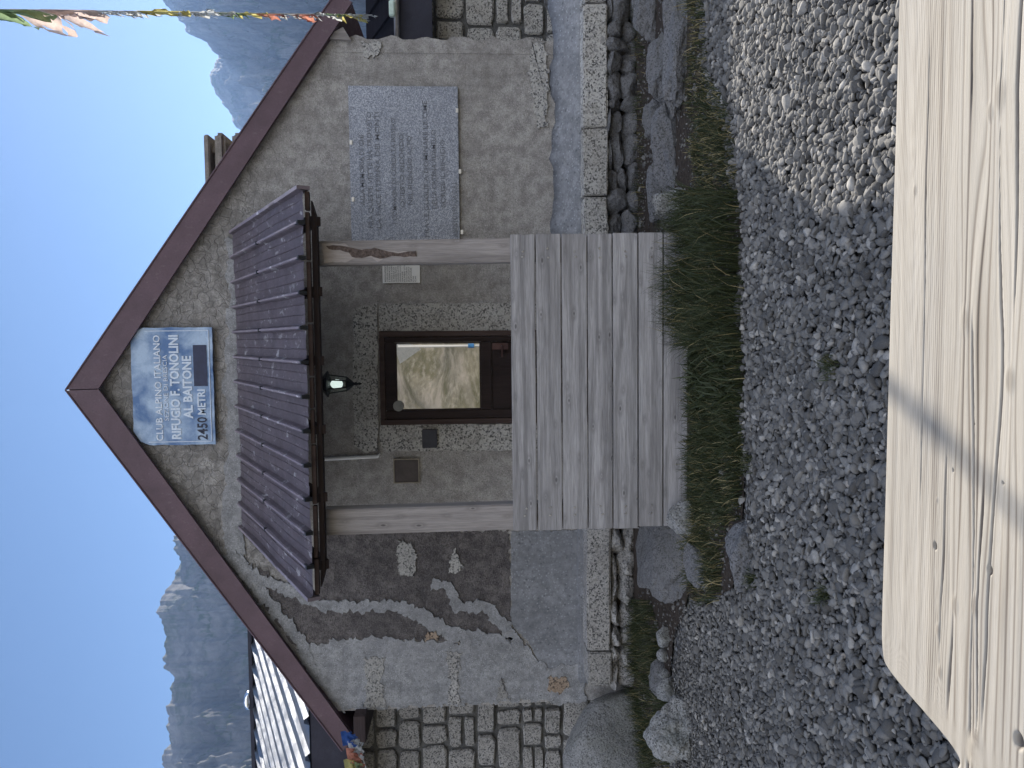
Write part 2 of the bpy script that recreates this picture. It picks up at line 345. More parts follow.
# mountains behind the hut
SIL=[(-260,235),(-150,190),(-60,175),(0,158),(8,152),(20,158),(24,162),(41,162),(62,160),(74,165),(90,165),(100,157),(125,158),(141,157),(156,152),(177,160),(200,172),(212,174),(218,168),(232,167),(235,174),(262,200),(300,250),(380,300),(470,310),(560,290),(610,262),(637,236),(661,219),(678,211),(696,204),(706,208),(713,213),(718,207),(725,201),(735,184),(745,176),(754,166),(775,150),(820,128),(900,105),(1000,120),(1150,170)]
A=[];E=[]
for xu,yu in SIL:
    d=ray(yu,768-xu); A.append(math.atan2(d.x,d.y)); E.append(d.z/math.hypot(d.x,d.y))
TOPZ=[]
def mountain(name,a0,a1,Rf,na=1100,nr=280,seed=0):
    az_=np.linspace(a0,a1,na); el=np.interp(az_,A,E)
    el=el+.008*(fbm(az_*90+seed,az_*0+seed,5,.6)-.5)*1.6
    Rr=Rf*(1+.18*(fbm(az_*5+seed,az_*0+2,3)-.5))
    tt=np.concatenate([np.linspace(.06,1,nr-30),1+np.linspace(.01,.8,30)])
    a2,t2=np.meshgrid(az_,tt,indexing='ij'); r=Rr[:,None]*t2; hgt=(el*Rr+1.5)[:,None]
    prof=np.where(t2<=1,.30*np.clip(t2,0,1)+.70*np.clip(t2,0,1)**2.6,np.clip(1-(t2-1)*1.1,0,1))
    prof=(prof-.30*.06)
    nz=ridged(a2*Rf/120+seed,t2*Rf/420+seed*3,7,.6); n2=ridged(a2*Rf/30+5+.9*t2*Rf/60,t2*Rf/60,5,.6)
    fade=np.clip((1-t2)*9,0,1)*np.clip(t2*3,0,1)
    z=hgt*prof+fade*((nz-.62)*Rf*.13+(n2-.6)*Rf*.036)-1.0
    lim=(el[:,None]-.012*np.clip((1-t2)*10,0,1))*r+1.5
    z=np.where(t2<1,np.minimum(z,lim),z); z=np.maximum(z,-3)
    x=np.sin(a2)*r; y=np.cos(a2)*r; TOPZ.append(float(z.max()))
    return tag(npmesh(name,np.stack([x,y,z],-1).reshape(-1,3),grid_faces(na,nr)[:,::-1],M['mountain'],smooth=False),kind='structure')
mountain('mountain_slope',-.85,.10,620,seed=3)
mountain('mountain_ridge',.02,.95,1000,seed=8)
# sunlit slope across the valley, behind the viewer (mirrored in the door glass)
az_=np.linspace(math.pi-1.3,math.pi+1.3,240); rr=np.linspace(60,620,150); a2,r2=np.meshgrid(az_,rr,indexing='ij'); x=np.sin(a2)*r2; y=np.cos(a2)*r2
z=-22+np.clip((r2-90)/500,0,1)*250+ridged(x/90+4+y/150,y/90,6)*26+ridged(x/25+y/40,y/30,4)*5
tag(npmesh('valley_slope',np.stack([x,y,z],-1).reshape(-1,3),grid_faces(240,150)[:,::-1],M['slope'],smooth=True),kind='structure')

# ================================================================ THE HUT
hut=empty('mountain_hut',(0,WY,0),'grey rendered hut gable with dark purple verge boards and a ribbed canopy over its door','hut')
apexO=W(66.5,390,FY); apexI=W(98.5,389,FY)
LO=W(343,751,FY); LI=W(353,737,FY); RO=W(337,-8,FY); RI=W(352,2,FY)
zx=(apexO.x)
BACK=12.5
# walls: front gable + sides
wl=W(345,711,WY).x; wr=W(450,40,WY).x; wl2=W(575,700,WY).x
eaveL=LI.z+.02; eaveR=RI.z+.06
bm=bmesh.new()
def slopeZ(x):                         # underside of the roof
    if x<apexI.x: return apexI.z+(x-apexI.x)*(apexI.z-LI.z)/(apexI.x-LI.x)
    return apexI.z-(x-apexI.x)*(apexI.z-RI.z)/(RI.x-apexI.x)
pts=[(wl2,WY,-.1),(wl,WY,slopeZ(wl)+.03),(apexI.x,WY,apexI.z+.05),(wr,WY,slopeZ(wr)+.03),(wr,WY,-.1)]
prism(bm,pts,Vector((0,BACK-.3-WY,0)))
hw=obj('wall',bm,M['plaster'],hut)
# uneven right corner: knobbly render lip
bm=bmesh.new()
N=40; prof=[]
for i in range(N+1):
    z=.55+(slopeZ(wr)-.55)*i/N
    prof.append((wr+.012+.02*math.sin(i*1.1)+random.uniform(-.012,.012),z))
pp=[(wr-.12,.55)]+prof+[(wr-.12,slopeZ(wr))]
prism(bm,[(x,WY-.006,z) for x,z in pp],Vector((0,.08,0)))
obj('render_edge',bm,M['plaster'],hut)
# roof slabs
for nm,P,Q in (('roof',apexO,LO),('roof',apexO,RO)):
    bm=bmesh.new(); n=(Q-P); nn=Vector((n.z,0,-n.x)).normalized()
    if nn.z>0: nn=-nn
    prism(bm,[P+Vector((0,.035,-.004)),Q+Vector((0,.035,-.004)),Q+nn*.16+Vector((0,.035,0)),P+nn*.16+Vector((0,.035,0))],Vector((0,BACK-FY,0)))
    obj(nm,bm,M['verge'],hut)
# verge boards
bm=bmesh.new(); prism(bm,[apexO+Vector((-.004,0,0)),LO,LI,apexI+Vector((-.004,0,0))],Vector((0,.03,0))); obj('verge_board',bm,M['verge'],hut)
bm=bmesh.new(); prism(bm,[apexO+Vector((.004,0,0)),RO,RI,apexI+Vector((.004,0,0))],Vector((0,.03,0))); obj('verge_board',bm,M['verge'],hut)
# thin bright drip edge on the boards
for P,Q in ((apexO,LO),(apexO,RO)):
    bm=bmesh.new(); tube(bm,[P+Vector((0,-.002,.008)),Q+Vector((0,-.002,.008))],.008,6); obj('drip_edge',bm,M['verge'],hut)
# eave soffit board + tail at the right
bm=bmesh.new(); q1=W(322,38,7.155); q2=W(351,40,7.155); q3=W(343,27,7.155); prism(bm,[q1,q2,q3],Vector((0,.03,0))); obj('bracket',bm,M['post'],hut)
bm=bmesh.new(); box(bm,LI.x-.02,wl+.02,FY-.08,BACK-.4,LI.z-.13,LI.z-.02,.004); obj('soffit_board',bm,M['darkwood'],hut)
# irregular repair patches on the render
def wob(pts,step=.03,amp=.018,seed=0,closed=True):
    rnd=random.Random(seed); out=[]; n=len(pts)
    for i in range(n if closed else n-1):
        a=Vector(pts[i]); b=Vector(pts[(i+1)%n]); k=max(1,int((b-a).length/step))
        for j in range(k): out.append(a.lerp(b,j/k))
    P=[]
    for i,p in enumerate(out):
        a=.6*math.sin(i*.7+seed)+.5*math.sin(i*1.9+seed*2)+rnd.uniform(-.7,.7)
        b=.6*math.cos(i*.55+seed)+rnd.uniform(-.7,.7)
        P.append(p+Vector((a*amp,0,b*amp)))
    return P
def patch(img,lift,mat,amp=.018,seed=0,step=.02,name='render_patch',Y=WY):
    p=[W(a,b,Y) for a,b in img]; p=[Vector((q.x,Y-lift,q.z)) for q in p]
    p=wob(p,step,amp,seed); bm=bmesh.new()
    f=bm.faces.new([bm.verts.new(q) for q in p]); f.normal_update()
    r=bmesh.ops.extrude_face_region(bm,geom=[f]); 
    for v in [g for g in r['geom'] if isinstance(g,bmesh.types.BMVert)]: v.co.y+=lift-.002 if True else 0
    bmesh.ops.recalc_face_normals(bm,faces=bm.faces); bmesh.ops.triangulate(bm,faces=bm.faces)
    return obj(name,bm,mat,hut)
def band(img,width,lift,mat,seed=0,amp=.02):
    P=[Vector((a,b)) for a,b in img]; L=[];Rr=[]; rnd=random.Random(seed)
    for i,p in enumerate(P):
        d=(P[min(i+1,len(P)-1)]-P[max(i-1,0)]).normalized(); n=Vector((-d.y,d.x)); w_=width*(.75+.5*rnd.random())/2
        L.append(p+n*w_); Rr.append(p-n*w_)
    return patch([tuple(q) for q in L+Rr[::-1]],lift,mat,amp,seed)
patch([(317,532),(509,530),(512,640),(470,642),(420,640),(350,640),(300,652),(268,612),(243,572),(262,568),(300,596),(318,596)],.006,M['dark_plaster'],.02,1)
patch([(296,650),(330,640),(380,637),(440,641),(516,645),(545,672),(541,700),(342,710),(321,687)],.012,M['mortar'],.02,2)
patch([(511,531),(585,530),(583,672),(545,672),(528,641),(511,624)],.009,M['smooth_mortar'],.008,3)
band([(236,558),(256,576),(290,590),(325,606),(370,606),(400,606),(425,618),(450,633),(490,640),(512,643)],13,.015,M['mortar'],4)
band([(432,584),(448,586),(458,606),(485,606),(500,620),(518,645),(545,670)],10,.015,M['mortar'],5)
band([(230,553),(262,592),(300,640),(318,684)],11,.0165,M['mortar'],6)
patch([(540,668),(583,662),(586,700),(556,704),(541,698)],.0135,M['mortar'],.014,7)
for i,(q,mt) in enumerate([([(398,541),(412,543),(417,558),(414,576),(400,575),(397,560)],'granite'),([(448,572),(459,572),(463,568),(455,548),(450,560)],'granite'),
    ([(364,657),(386,658),(381,680),(386,706),(364,707),(367,682)],'granite'),([(446,651),(461,652),(458,675),(459,703),(447,704),(450,680)],'granite_dark'),
    ([(497,698),(510,699),(505,688),(502,677),(498,687)],'granite_dark'),([(549,677),(566,676),(569,686),(560,693),(548,690)],'granite_brown'),
    ([(531,44),(545,44),(548,80),(546,127),(538,129),(533,100),(529,70)],'granite'),([(361,43),(381,43),(380,55),(366,59)],'granite'),
    ([(425,632),(438,631),(437,638),(426,640)],'granite_brown')]):
    patch(q,.0165+.0004*i,M['granite_smeared' if mt=='granite' else mt],.016,20+i,.014,'exposed_stone')
# right gable thicker render coat + bits
patch([(226,236),(246,240),(247,524),(240,575),(228,560),(222,520),(228,450),(224,380),(229,300)],.010,M['mortar'],.022,41,.03)
# plinth: sloped fillet + granite kerb blocks + rubble below
def plinth(px0,px1,Yf,ztop,zbot,zw,tagn):
    x0=W(590,px0,Yf).x; x1=W(590,px1,Yf).x
    if x0>x1: x0,x1=x1,x0
    return x0,x1
KY=6.76
kz1=W(584,215,KY).z; kz0=W(608,215,KY).z
x0=W(584,234,KY).x; x1=W(575,-60,KY).x
bm=bmesh.new(); nseg=30; rows=[]
for i in range(nseg+1):
    x=x0+(x1-x0)*i/nseg; q=random.uniform(-.012,.012)
    rows.append([bm.verts.new((x,WY-.004,.70+q*1.5+.02*math.sin(i*.8))),bm.verts.new((x,WY-.10,.60+q)),bm.verts.new((x,KY+.20,kz1+.035)),bm.verts.new((x,KY+.16,kz1-.05)),bm.verts.new((x,WY-.004,kz1-.05))])
for i in range(nseg):
    for k in range(5): bm.faces.new((rows[i][k],rows[i+1][k],rows[i+1][(k+1)%5],rows[i][(k+1)%5]))
bm.faces.new(rows[0]); bm.faces.new(rows[-1][::-1]); bmesh.ops.recalc_face_normals(bm,faces=bm.faces)
obj('plinth_fillet',bm,M['smooth_mortar'],hut,smooth=True)
def kerb(xa,xb,y0,z0,z1,mat,dep=.5,dz=0):
    bm=bmesh.new(); box(bm,xa,xb,y0,y0+dep,z0,z1,.012,jit=.008)
    es=[e for e in bm.edges if e.calc_length()>.3]; bmesh.ops.subdivide_edges(bm,edges=es,cuts=5,use_grid_fill=True)
    for v in bm.verts: v.co+=Vector((random.uniform(-.004,.004),random.uniform(-.004,.004),random.uniform(-.005,.005)))
    obj('kerb_block',bm,mat,hut)
xx=[x0-.02,W(590,196,KY).x,W(590,128,KY).x,W(590,2,KY).x,x1]
for i in range(4): kerb(xx[i]+.006,xx[i+1]-.006,KY+random.uniform(-.012,.012),kz0,kz1,M['granite'],.40)
lk1=W(588,600,6.86).z; lk0=W(611,600,6.86).z
xa=W(590,692,6.86).x; xb=W(590,530,6.86).x+.3; xm=W(590,652,6.86).x
kerb(xa+.05,xm-.005,6.86,lk0,lk1,M['granite_dark'],.33); kerb(xm+.005,xb,6.87,lk0,lk1,M['granite_dark'],.33)
bm=bmesh.new(); box(bm,xa-.05,xb,WY-.07,WY+.02,lk1-.12,lk1+.05,.02); obj('plinth_fillet',bm,M['smooth_mortar'],hut)
# porch floor behind the plank screen
bm=bmesh.new(); box(bm,-1.16,.64,5.38,6.70,-.05,.30,.02); obj('porch_floor',bm,M['granite_dark'],hut)

# ---- stones helper
def cutrock(n=3,planes=14,seed=0,flat=1.0,rough=.03,lo=.62,hi=.93):
    rnd=random.Random(seed); bm=bmesh.new(); bmesh.ops.create_icosphere(bm,subdivisions=n,radius=1)
    pl=[]
    for i in range(planes):
        d=Vector((rnd.gauss(0,1),rnd.gauss(0,1),rnd.gauss(0,1))).normalized(); pl.append((d,rnd.uniform(lo,hi)))
    for v in bm.verts:
        for d,h in pl:
            k=v.co.dot(d)
            if k>h: v.co-=d*(k-h)*.98
    from mathutils import noise
    off=Vector((seed*1.7,seed*.3,seed*2.1))
    for v in bm.verts:
        v.co+=v.co.normalized()*(noise.fractal(v.co*2.2+off,1,2,4)*rough*1.6)
    return bm
def rock(name,c,size,rotz=0,seed=0,mat='bedrock',tilt=(0,0),parent=None,label=None,cat='rock',group=None,n=4,planes=14,rough=.035,smooth=False):
    bm=cutrock(n,planes,seed,rough=rough)
    mt=Matrix.Translation(c)@Matrix.Rotation(rotz,4,'Z')@Matrix.Rotation(tilt[0],4,'X')@Matrix.Rotation(tilt[1],4,'Y')@Matrix.Diagonal((*size,1))
    bmesh.ops.transform(bm,matrix=mt,verts=bm.verts)
    o=obj(name,bm,M[mat],parent,None if parent else c,smooth)
    if label: tag(o,label,cat,group)
    return o
# rubble course under the kerb on both sides of the screen: one masonry part per side
def rubble(xa,xb,y,z0,z1,seed,mat):
    rnd=random.Random(seed); bm=bmesh.new(); x=xa
    while x<xb:
        w_=rnd.uniform(.10,.26); z=z0
        while z<z1-.02:
            h=min(rnd.uniform(.09,.2),z1-z); b=cutrock(3,22,rnd.randint(0,9999),rough=.06)
            bmesh.ops.transform(b,matrix=Matrix.Translation((x+w_/2,y+rnd.uniform(0,.08),z+h/2))@Matrix.Rotation(rnd.uniform(-.15,.15),4,'Y')@Matrix.Diagonal((w_*.74,.16,h*.74,1)),verts=b.verts)
            me=bpy.data.meshes.new('t'); b.to_mesh(me); b.free(); bm.from_mesh(me); bpy.data.meshes.remove(me); z+=h
        x+=w_
    obj('rubble_footing',bm,M[mat],hut)
rubble(x0,x1,KY+.10,-.04,kz0,5,'bedrock')
rubble(xa,xb,6.98,-.04,lk0,6,'granite_dark')
bm=bmesh.new(); box(bm,x0,x1,KY+.2,WY-.01,-.05,kz0-.003); obj('footing_core',bm,M['soil'],hut); bm=bmesh.new(); box(bm,xa,xb,7.04,WY-.01,-.05,lk0-.003); obj('footing_core',bm,M['soil'],hut)

# ---- door surround and door
def wbox(px0,px1,py0,py1,Yf,Yb,bev=.004,Yp=None):
    a=W(px0,(py0+py1)/2,Yp or Yf).z; b=W(px1,(py0+py1)/2,Yp or Yf).z
    l=W((px0+px1)/2,py1,Yp or Yf).x; r=W((px0+px1)/2,py0,Yp or Yf).x
    return l,r,Yf,Yb,b,a
def wb(name,px0,px1,py0,py1,Yf,Yb,mat,bev=.004,parent=None):
    bm=bmesh.new(); l,r,a,b,z0,z1=wbox(px0,px1,py0,py1,Yf,Yb); box(bm,l,r,a,b,z0,z1,bev); return obj(name,bm,mat,parent or hut)
patch([(354,308),(377,304),(378,338),(378,420),(378,450),(366,452),(355,446),(353,380)],.022,M['granite'],.007,61,.03,'door_lintel')
patch([(379,304),(512,303),(560,303),(560,331),(512,331),(379,331)],.020,M['granite'],.003,62,.04,'door_jamb')
patch([(381,424),(512,424),(560,424),(560,450),(512,450),(384,451),(380,440)],.020,M['granite'],.006,63,.04,'door_jamb')
door=hut
dl=W(440,424,WY).x; dr=W(440,331,WY).x; dt=W(380,378,WY).z; db=.31
bm=bmesh.new()
for a in ((dl,dl+.05,db,dt),(dr-.05,dr,db,dt)): box(bm,a[0],a[1],WY-.03,WY+.06,a[2],a[3],.004)
box(bm,dl+.05,dr-.05,WY-.028,WY+.06,dt-.05,dt,.004); obj('door_frame',bm,M['doorframe'],hut)
gl=W(440,410,WY).x; gr=W(440,342,WY).x; gt=W(396,378,WY).z; gb=W(481,378,WY).z
bm=bmesh.new(); Yd=WY-.022
box(bm,dl+.053,gl,Yd,WY+.05,db+.01,dt-.053,.004); box(bm,gr,dr-.053,Yd,WY+.05,db+.01,dt-.053,.004)
box(bm,gl+.002,gr-.002,Yd+.001,WY+.05,gt,dt-.053,.004); box(bm,gl+.002,gr-.002,Yd+.001,WY+.05,gb-.10,gb,.004)
box(bm,gl+.002,gr-.002,Yd+.014,WY+.05,db+.2,gb-.103,.004); box(bm,gl+.002,gr-.002,Yd+.002,WY+.05,db+.01,db+.197,.004)
box(bm,gl+.10,gr-.10,Yd+.006,WY+.02,db+.26,gb-.17,.006)
dd=obj('door',bm,M['doorwood'],hut)
bm=bmesh.new(); box(bm,gl+.001,gr-.001,Yd+.014,Yd+.02,gb+.001,gt-.001); obj('glass_pane',bm,M['glass'],dd)
bm=bmesh.new()
for a in ((gl+.002,gl+.014,gb,gt),(gr-.014,gr-.002,gb,gt),(gl+.014,gr-.014,gt-.012,gt-.001),(gl+.014,gr-.014,gb+.001,gb+.012)): box(bm,a[0],a[1],Yd+.004,Yd+.0138,a[2],a[3])
obj('glazing_bead',bm,M['doorwood'],dd)
bm=bmesh.new(); c=W(398.5,406,Yd); 
lathe(bm,[(.05,0),(.05,.004),(.044,.006)],(0,0,0),20); bmesh.ops.rotate(bm,matrix=Matrix.Rotation(R(90),3,'X'),verts=bm.verts); bmesh.ops.translate(bm,vec=(c.x,Yd+.003,c.z),verts=bm.verts)
obj('round_sticker',bm,simple('faded_sticker',(.22,.22,.21),.5),dd)
bm=bmesh.new(); q=W(505,344,Yd); box(bm,q.x-.05,q.x+.01,Yd-.012,Yd-.001,q.z-.03,q.z+.12,.004); tube(bm,[(q.x-.02,Yd-.01,q.z+.03),(q.x-.02,Yd-.05,q.z+.03),(q.x-.12,Yd-.055,q.z+.03)],.009); obj('door_handle',bm,simple('bronze',(.10,.06,.06),.4,.7),dd)

# ---- canopy over the door
AY=5.10
cT0=W(242,525,WY); cT1=W(233,236,WY); cE0=W(309,601,AY); cE1=W(306,184,AY)
zt=(cT0.z+cT1.z)/2; ze=(cE0.z+cE1.z)/2; xl=(cT0.x*.4+cE0.x*.6); xr=(cT1.x*.4+cE1.x*.6)
NP=12; bm=bmesh.new(); pw=(xr-xl)/NP; ny=10
sd=Vector((0,WY-AY,zt-ze)); sn=Vector((0,-sd.z,sd.y)).normalized()
prof=[]
for i in range(NP):
    a=xl+i*pw
    prof+= [(a,.030 if i else .030),(a+.012,.030),(a+.022,0),(a+pw*.36,0),(a+pw*.38,.006),(a+pw*.40,0),(a+pw*.66,0),(a+pw*.68,.006),(a+pw*.70,0),(a+pw-.022,0),(a+pw-.012,.030)]
prof.append((xr,.03))
rows=[]
for j in range(ny+1):
    t_=j/ny
    rows.append([bm.verts.new(Vector((x,AY,ze))+sd*t_+sn*(h+.006*math.sin(x*5+j)*(1 if 0<j<ny else .6)+(random.uniform(-.004,.004) if j in(0,ny) else 0))) for x,h in prof])
for j in range(ny):
    for i in range(len(prof)-1): bm.faces.new((rows[j][i],rows[j][i+1],rows[j+1][i+1],rows[j+1][i]))
r_=bmesh.ops.solidify(bm,geom=bm.faces[:],thickness=.006)
can=obj('canopy_roof',bm,M['canopy'],hut)
# standing seams with dark clips
for i in range(1,NP):
    x=xl+i*pw; bm=bmesh.new()
    a=Vector((x,AY,ze))+sn*.028; 
    u_=sd.normalized()
    for k,(l0,l1,w_,h_) in enumerate(((0,sd.length-.05,.011,.018),)):
        P=a+u_*l0; Q=a+u_*l1
        prism(bm,[P+Vector((-w_,0,0)),P+Vector((w_,0,0)),P+Vector((w_*.6,0,0))+sn*h_,P+Vector((-w_*.6,0,0))+sn*h_],Q-P)
    sm=obj('standing_seam',bm,M['canopy'],can)
    bm=bmesh.new(); P=a-u_*.025-sn*.035
    prism(bm,[P+Vector((-.012,0,0)),P+Vector((.012,0,0)),P+Vector((.012,0,0))+sn*.05,P+Vector((-.012,0,0))+sn*.05],u_*.07)
    obj('seam_clip',bm,M['blackmetal'],can); bm=bmesh.new()
    P=a+u_*(sd.length*.5); prism(bm,[P+Vector((-.014,0,0)),P+Vector((.014,0,0)),P+Vector((.014,0,0))+sn*.022,P+Vector((-.014,0,0))+sn*.022],u_*.03)
    obj('seam_clip',bm,M['blackmetal'],can)
# flashing down the left and right rakes
for x in (xl,xr):
    bm=bmesh.new(); a=Vector((x,AY,ze)); prism(bm,[a+Vector((-.012,0,0))+sn*.035,a+Vector((.012,0,0))+sn*.035,a+Vector((.012,0,0))-sn*.05,a+Vector((-.012,0,0))-sn*.05],sd); obj('rake_flashing',bm,M['canopy'],can)
# eave board, battens, tie beam
bm=bmesh.new(); x=xl+.02
while x<xr-.06:
    L_=random.uniform(.18,.5); box(bm,x,min(x+L_,xr-.02),AY+.03,AY+.07,ze-.030-random.uniform(0,.008),ze-.008,.003); obj('eave_board',bm,M['doorframe'],can); bm=bmesh.new(); x+=L_+.012
bm.free()
bm=bmesh.new(); bx0=W(316,588,5.2).x; bx1=W(316,200,5.2).x; z1=ze-.034; z0=z1-.034
prism(bm,[(bx0+.12,5.2,z0),(bx0,5.2,z1),(bx1,5.2,z1),(bx1-.12,5.2,z0)],Vector((0,.07,0))); obj('tie_beam',bm,M['darkwood'],can)
for i in range(6):
    x=xl+.2+i*(xr-xl-.4)/5; bm=bmesh.new(); a=Vector((x,AY+.075,ze))-sn*.012
    prism(bm,[a+Vector((-.03,0,0)),a+Vector((.03,0,0)),a+Vector((.03,0,0))-sn*.09,a+Vector((-.03,0,0))-sn*.09],sd*.96); obj('rafter',bm,M['darkwood'],can)
# posts
def post(pyA,pyB,pyC,pyD,lab):        # top pair and bottom pair (image y)
    Yp=5.30; bm=bmesh.new()
    tl=W(322,pyB,Yp); tr=W(322,pyA,Yp); bl=W(512,pyD,Yp); br=W(512,pyC,Yp)
    xm0=(bl.x+br.x)/2; xm1=(tl.x+tr.x)/2; hw_=((tr.x-tl.x)+(br.x-bl.x))/4
    k=(xm1-xm0)/(tl.z-bl.z)*.5; zt_=z0+.03
    v0=xm0-k*bl.z; 
    pts=[(xm0-hw_-k*bl.z,Yp,.30),(xm0+hw_-k*bl.z,Yp,.30),(xm1+hw_*.97,Yp,zt_),(xm1-hw_*.97,Yp,zt_)]
    prism(bm,pts,Vector((0,.14,0))); bmesh.ops.bevel(bm,geom=bm.edges[:],offset=.008,segments=2,affect='EDGES')
    o=obj('post',bm,M['post'],hut); o['label']=lab; return o,xm0,xm1,hw_
p1=post(510,536,504,530,'porch post left of the door')
p2=post(241,265,237,262,'porch post right of the door, split and rotten near its top')
# rot hollow in the right post
def onpost(img,lift,mat,nm,par,seed,amp=.004):
    p=[W(a,b,5.30) for a,b in img]; p=[Vector((q.x,5.30-lift,q.z)) for q in p]; p=wob(p,.02,amp,seed); bm=bmesh.new()
    prism(bm,p,Vector((0,lift-.001,0)))
    bmesh.ops.triangulate(bm,faces=bm.faces); return obj(nm,bm,mat,par)
t=wood('pale_split_wood',(.36,.32,.30),(.46,.42,.40),'Z',70,False)
onpost([(322,244),(345,243),(352,249),(372,250),(395,251),(414,252),(416,257),(400,257),(388,256),(378,262),(372,257),(352,259),(345,262),(324,263)],.002,t,'split_wood',p2[0],70)
onpost([(326,246),(340,245),(352,248),(362,250),(374,248),(386,251),(398,253),(416,251),(417,256),(404,257),(392,256),(380,259),(371,256),(362,258),(352,257),(349,253),(340,250),(329,249)],.0045,M['rot'],'rot_hollow',p2[0],71,.0025)

# ---- chimney of the hut
ch=hut; c0=W(215,157,9.0); cw=.31
bm=bmesh.new(); zt_=W(202,150,9.0).z; zb=3.2; cx=W(215,131,9.0).x-cw; cy=9.35
def slab(zc,h,w_,ch_=.03): box(bm,cx-w_,cx+w_,cy-w_,cy+w_,zc-h/2,zc+h/2,ch_)
box(bm,cx-cw*.8,cx+cw*.8,cy-cw*.8,cy+cw*.8,zb,zt_-.42,.01)
slab(zt_-.03,.06,cw*.93,.012); slab(zt_-.18,.12,cw,.035); slab(zt_-.38,.13,cw,.035)
for sx in (-1,1):
    for sy in (-1,1): box(bm,cx+sx*cw*.5-.05,cx+sx*cw*.5+.05,cy+sy*cw*.5-.05,cy+sy*cw*.5+.05,zt_-.5,zt_-.04)
box(bm,cx-.12,cx+.12,cy-.12,cy+.12,zt_-.45,zt_-.05)
obj('chimney',bm,M['concrete'],hut)

# ================================================================ REAR WINGS
def masonry(bm,x0,x1,z0,z1,y,seed,ch=(.20,.34),cw_=(.18,.46)):
    rnd=random.Random(seed); z=z0
    while z<z1-.04:
        h=min(rnd.uniform(*ch),z1-z); h=h if z1-z-h>.08 else z1-z; x=x0-rnd.uniform(0,.2)
        while x<x1:
            w_=rnd.uniform(*cw_)*(1.15 if h>.25 else .9); xe=min(x+w_,x1)
            xa_=max(x,x0)
            if xe-xa_>.06:
                split=rnd.random()<.25 and h>.24
                for (za,zb_) in (((z,z+h*.45),(z+h*.45,z+h)) if split else ((z,z+h),)):
                    g=.016; ax,bx_,az2,bz=xa_+g,xe-g,za+g,zb_-g; mx=(ax+bx_)/2; mz=(az2+bz)/2; hx=(bx_-ax)/2; hz=(bz-az2)/2
                    ring=[]
                    for k in range(16):
                        th=2*math.pi*(k+.5)/16; cx_,sz_=math.cos(th),math.sin(th); e=.34
                        ring.append((mx+hx*abs(cx_)**e*math.copysign(1,cx_)+rnd.uniform(-.010,.010),mz+hz*abs(sz_)**e*math.copysign(1,sz_)+rnd.uniform(-.010,.010)))
                    d=rnd.uniform(.03,.06)
                    A_=[bm.verts.new((a,y+.02,b)) for a,b in ring]; B_=[bm.verts.new((a,y-d*.6,b)) for a,b in ring]
                    C_=[bm.verts.new((mx+(a-mx)*.88,y-d+rnd.uniform(-.004,.004),mz+(b-mz)*.88)) for a,b in ring]
                    for k in range(16):
                        j=(k+1)%16; bm.faces.new((A_[k],A_[j],B_[j],B_[k])); bm.faces.new((B_[k],B_[j],C_[j],C_[k]))
                    bm.faces.new(C_)
            x+=w_
        z+=h
    bmesh.ops.recalc_face_normals(bm,faces=bm.faces)
# left wing
LY=8.5
lw=empty('stone_wing',(-5.5,LY,0),'granite block wing with bright corrugated metal roof left of the hut','building')
bm=bmesh.new(); box(bm,-9.5,wl+.6,LY,12,-.1,3.0); obj('wall',bm,M['joint'],lw)
bm=bmesh.new(); masonry(bm,-6.5,wl+.5,-.05,2.9,LY,3); obj('stone_facing',bm,M['granite_dark'],lw)
ez=W(310,740,8.0).z; bm=bmesh.new()
ang=R(20.5); rl=3.45; u_=Vector((0,math.cos(ang),math.sin(ang))); n_=Vector((0,-math.sin(ang),math.cos(ang))); P=[]
x=-9.5; per=.40
while x<wl+1.2:
    P+=[(x,0),(x+.26,0),(x+.29,.05),(x+.33,.05),(x+.36,0)]; x+=per
rows=[]
rz=W(254,660,14.2).z
rl=(rz-ez)/math.sin(ang)
for j in range(13): rows.append([bm.verts.new(Vector((x,7.98,ez))+u_*(rl*j/12)+n_*(h+random.uniform(-.003,.003))) for x,h in P])
for j in range(12):
    for i in range(len(P)-1): bm.faces.new((rows[j][i],rows[j][i+1],rows[j+1][i+1],rows[j+1][i]))
bmesh.ops.solidify(bm,geom=bm.faces[:],thickness=.004)
rf=obj('roof',bm,M['metalroof'],lw)
top=Vector((0,7.98,ez))+u_*rl
bm=bmesh.new(); box(bm,-9.5,wl+1.2,top.y-.10,top.y+.12,top.z+.0,top.z+.075,.01); obj('ridge_cap',bm,M['darkroof'],rf)
bm=bmesh.new(); prism(bm,[(-9.5,top.y,top.z-.02),(-9.5,top.y+3,top.z-1.4),(-9.5,8.1,ez-.05)],Vector((9.5+wl+1.2,0,0))); obj('roof_slope',bm,M['darkroof'],lw)
bm=bmesh.new(); box(bm,-9.5,wl+1.2,7.99,8.03,ez-.44,ez-.012,.004); obj('fascia',bm,M['darkroof'],lw)
bm=bmesh.new(); box(bm,-9.5,wl+1.2,8.032,8.5,ez-.43,ez-.36); obj('soffit',bm,M['darkwood'],lw)
# shiny vent cap on the ridge
q=W(256,700,top.y); bm=bmesh.new(); lathe(bm,[(.05,-.1),(.05,.0),(.15,.01),(.175,.04),(.165,.09),(.11,.125),(.03,.145),(0,.15)],(q.x,top.y+.02,top.z+.06),20)
obj('vent_cap',bm,simple('polished_steel',(.75,.75,.76),.15,1,var=.05),rf,smooth=True)
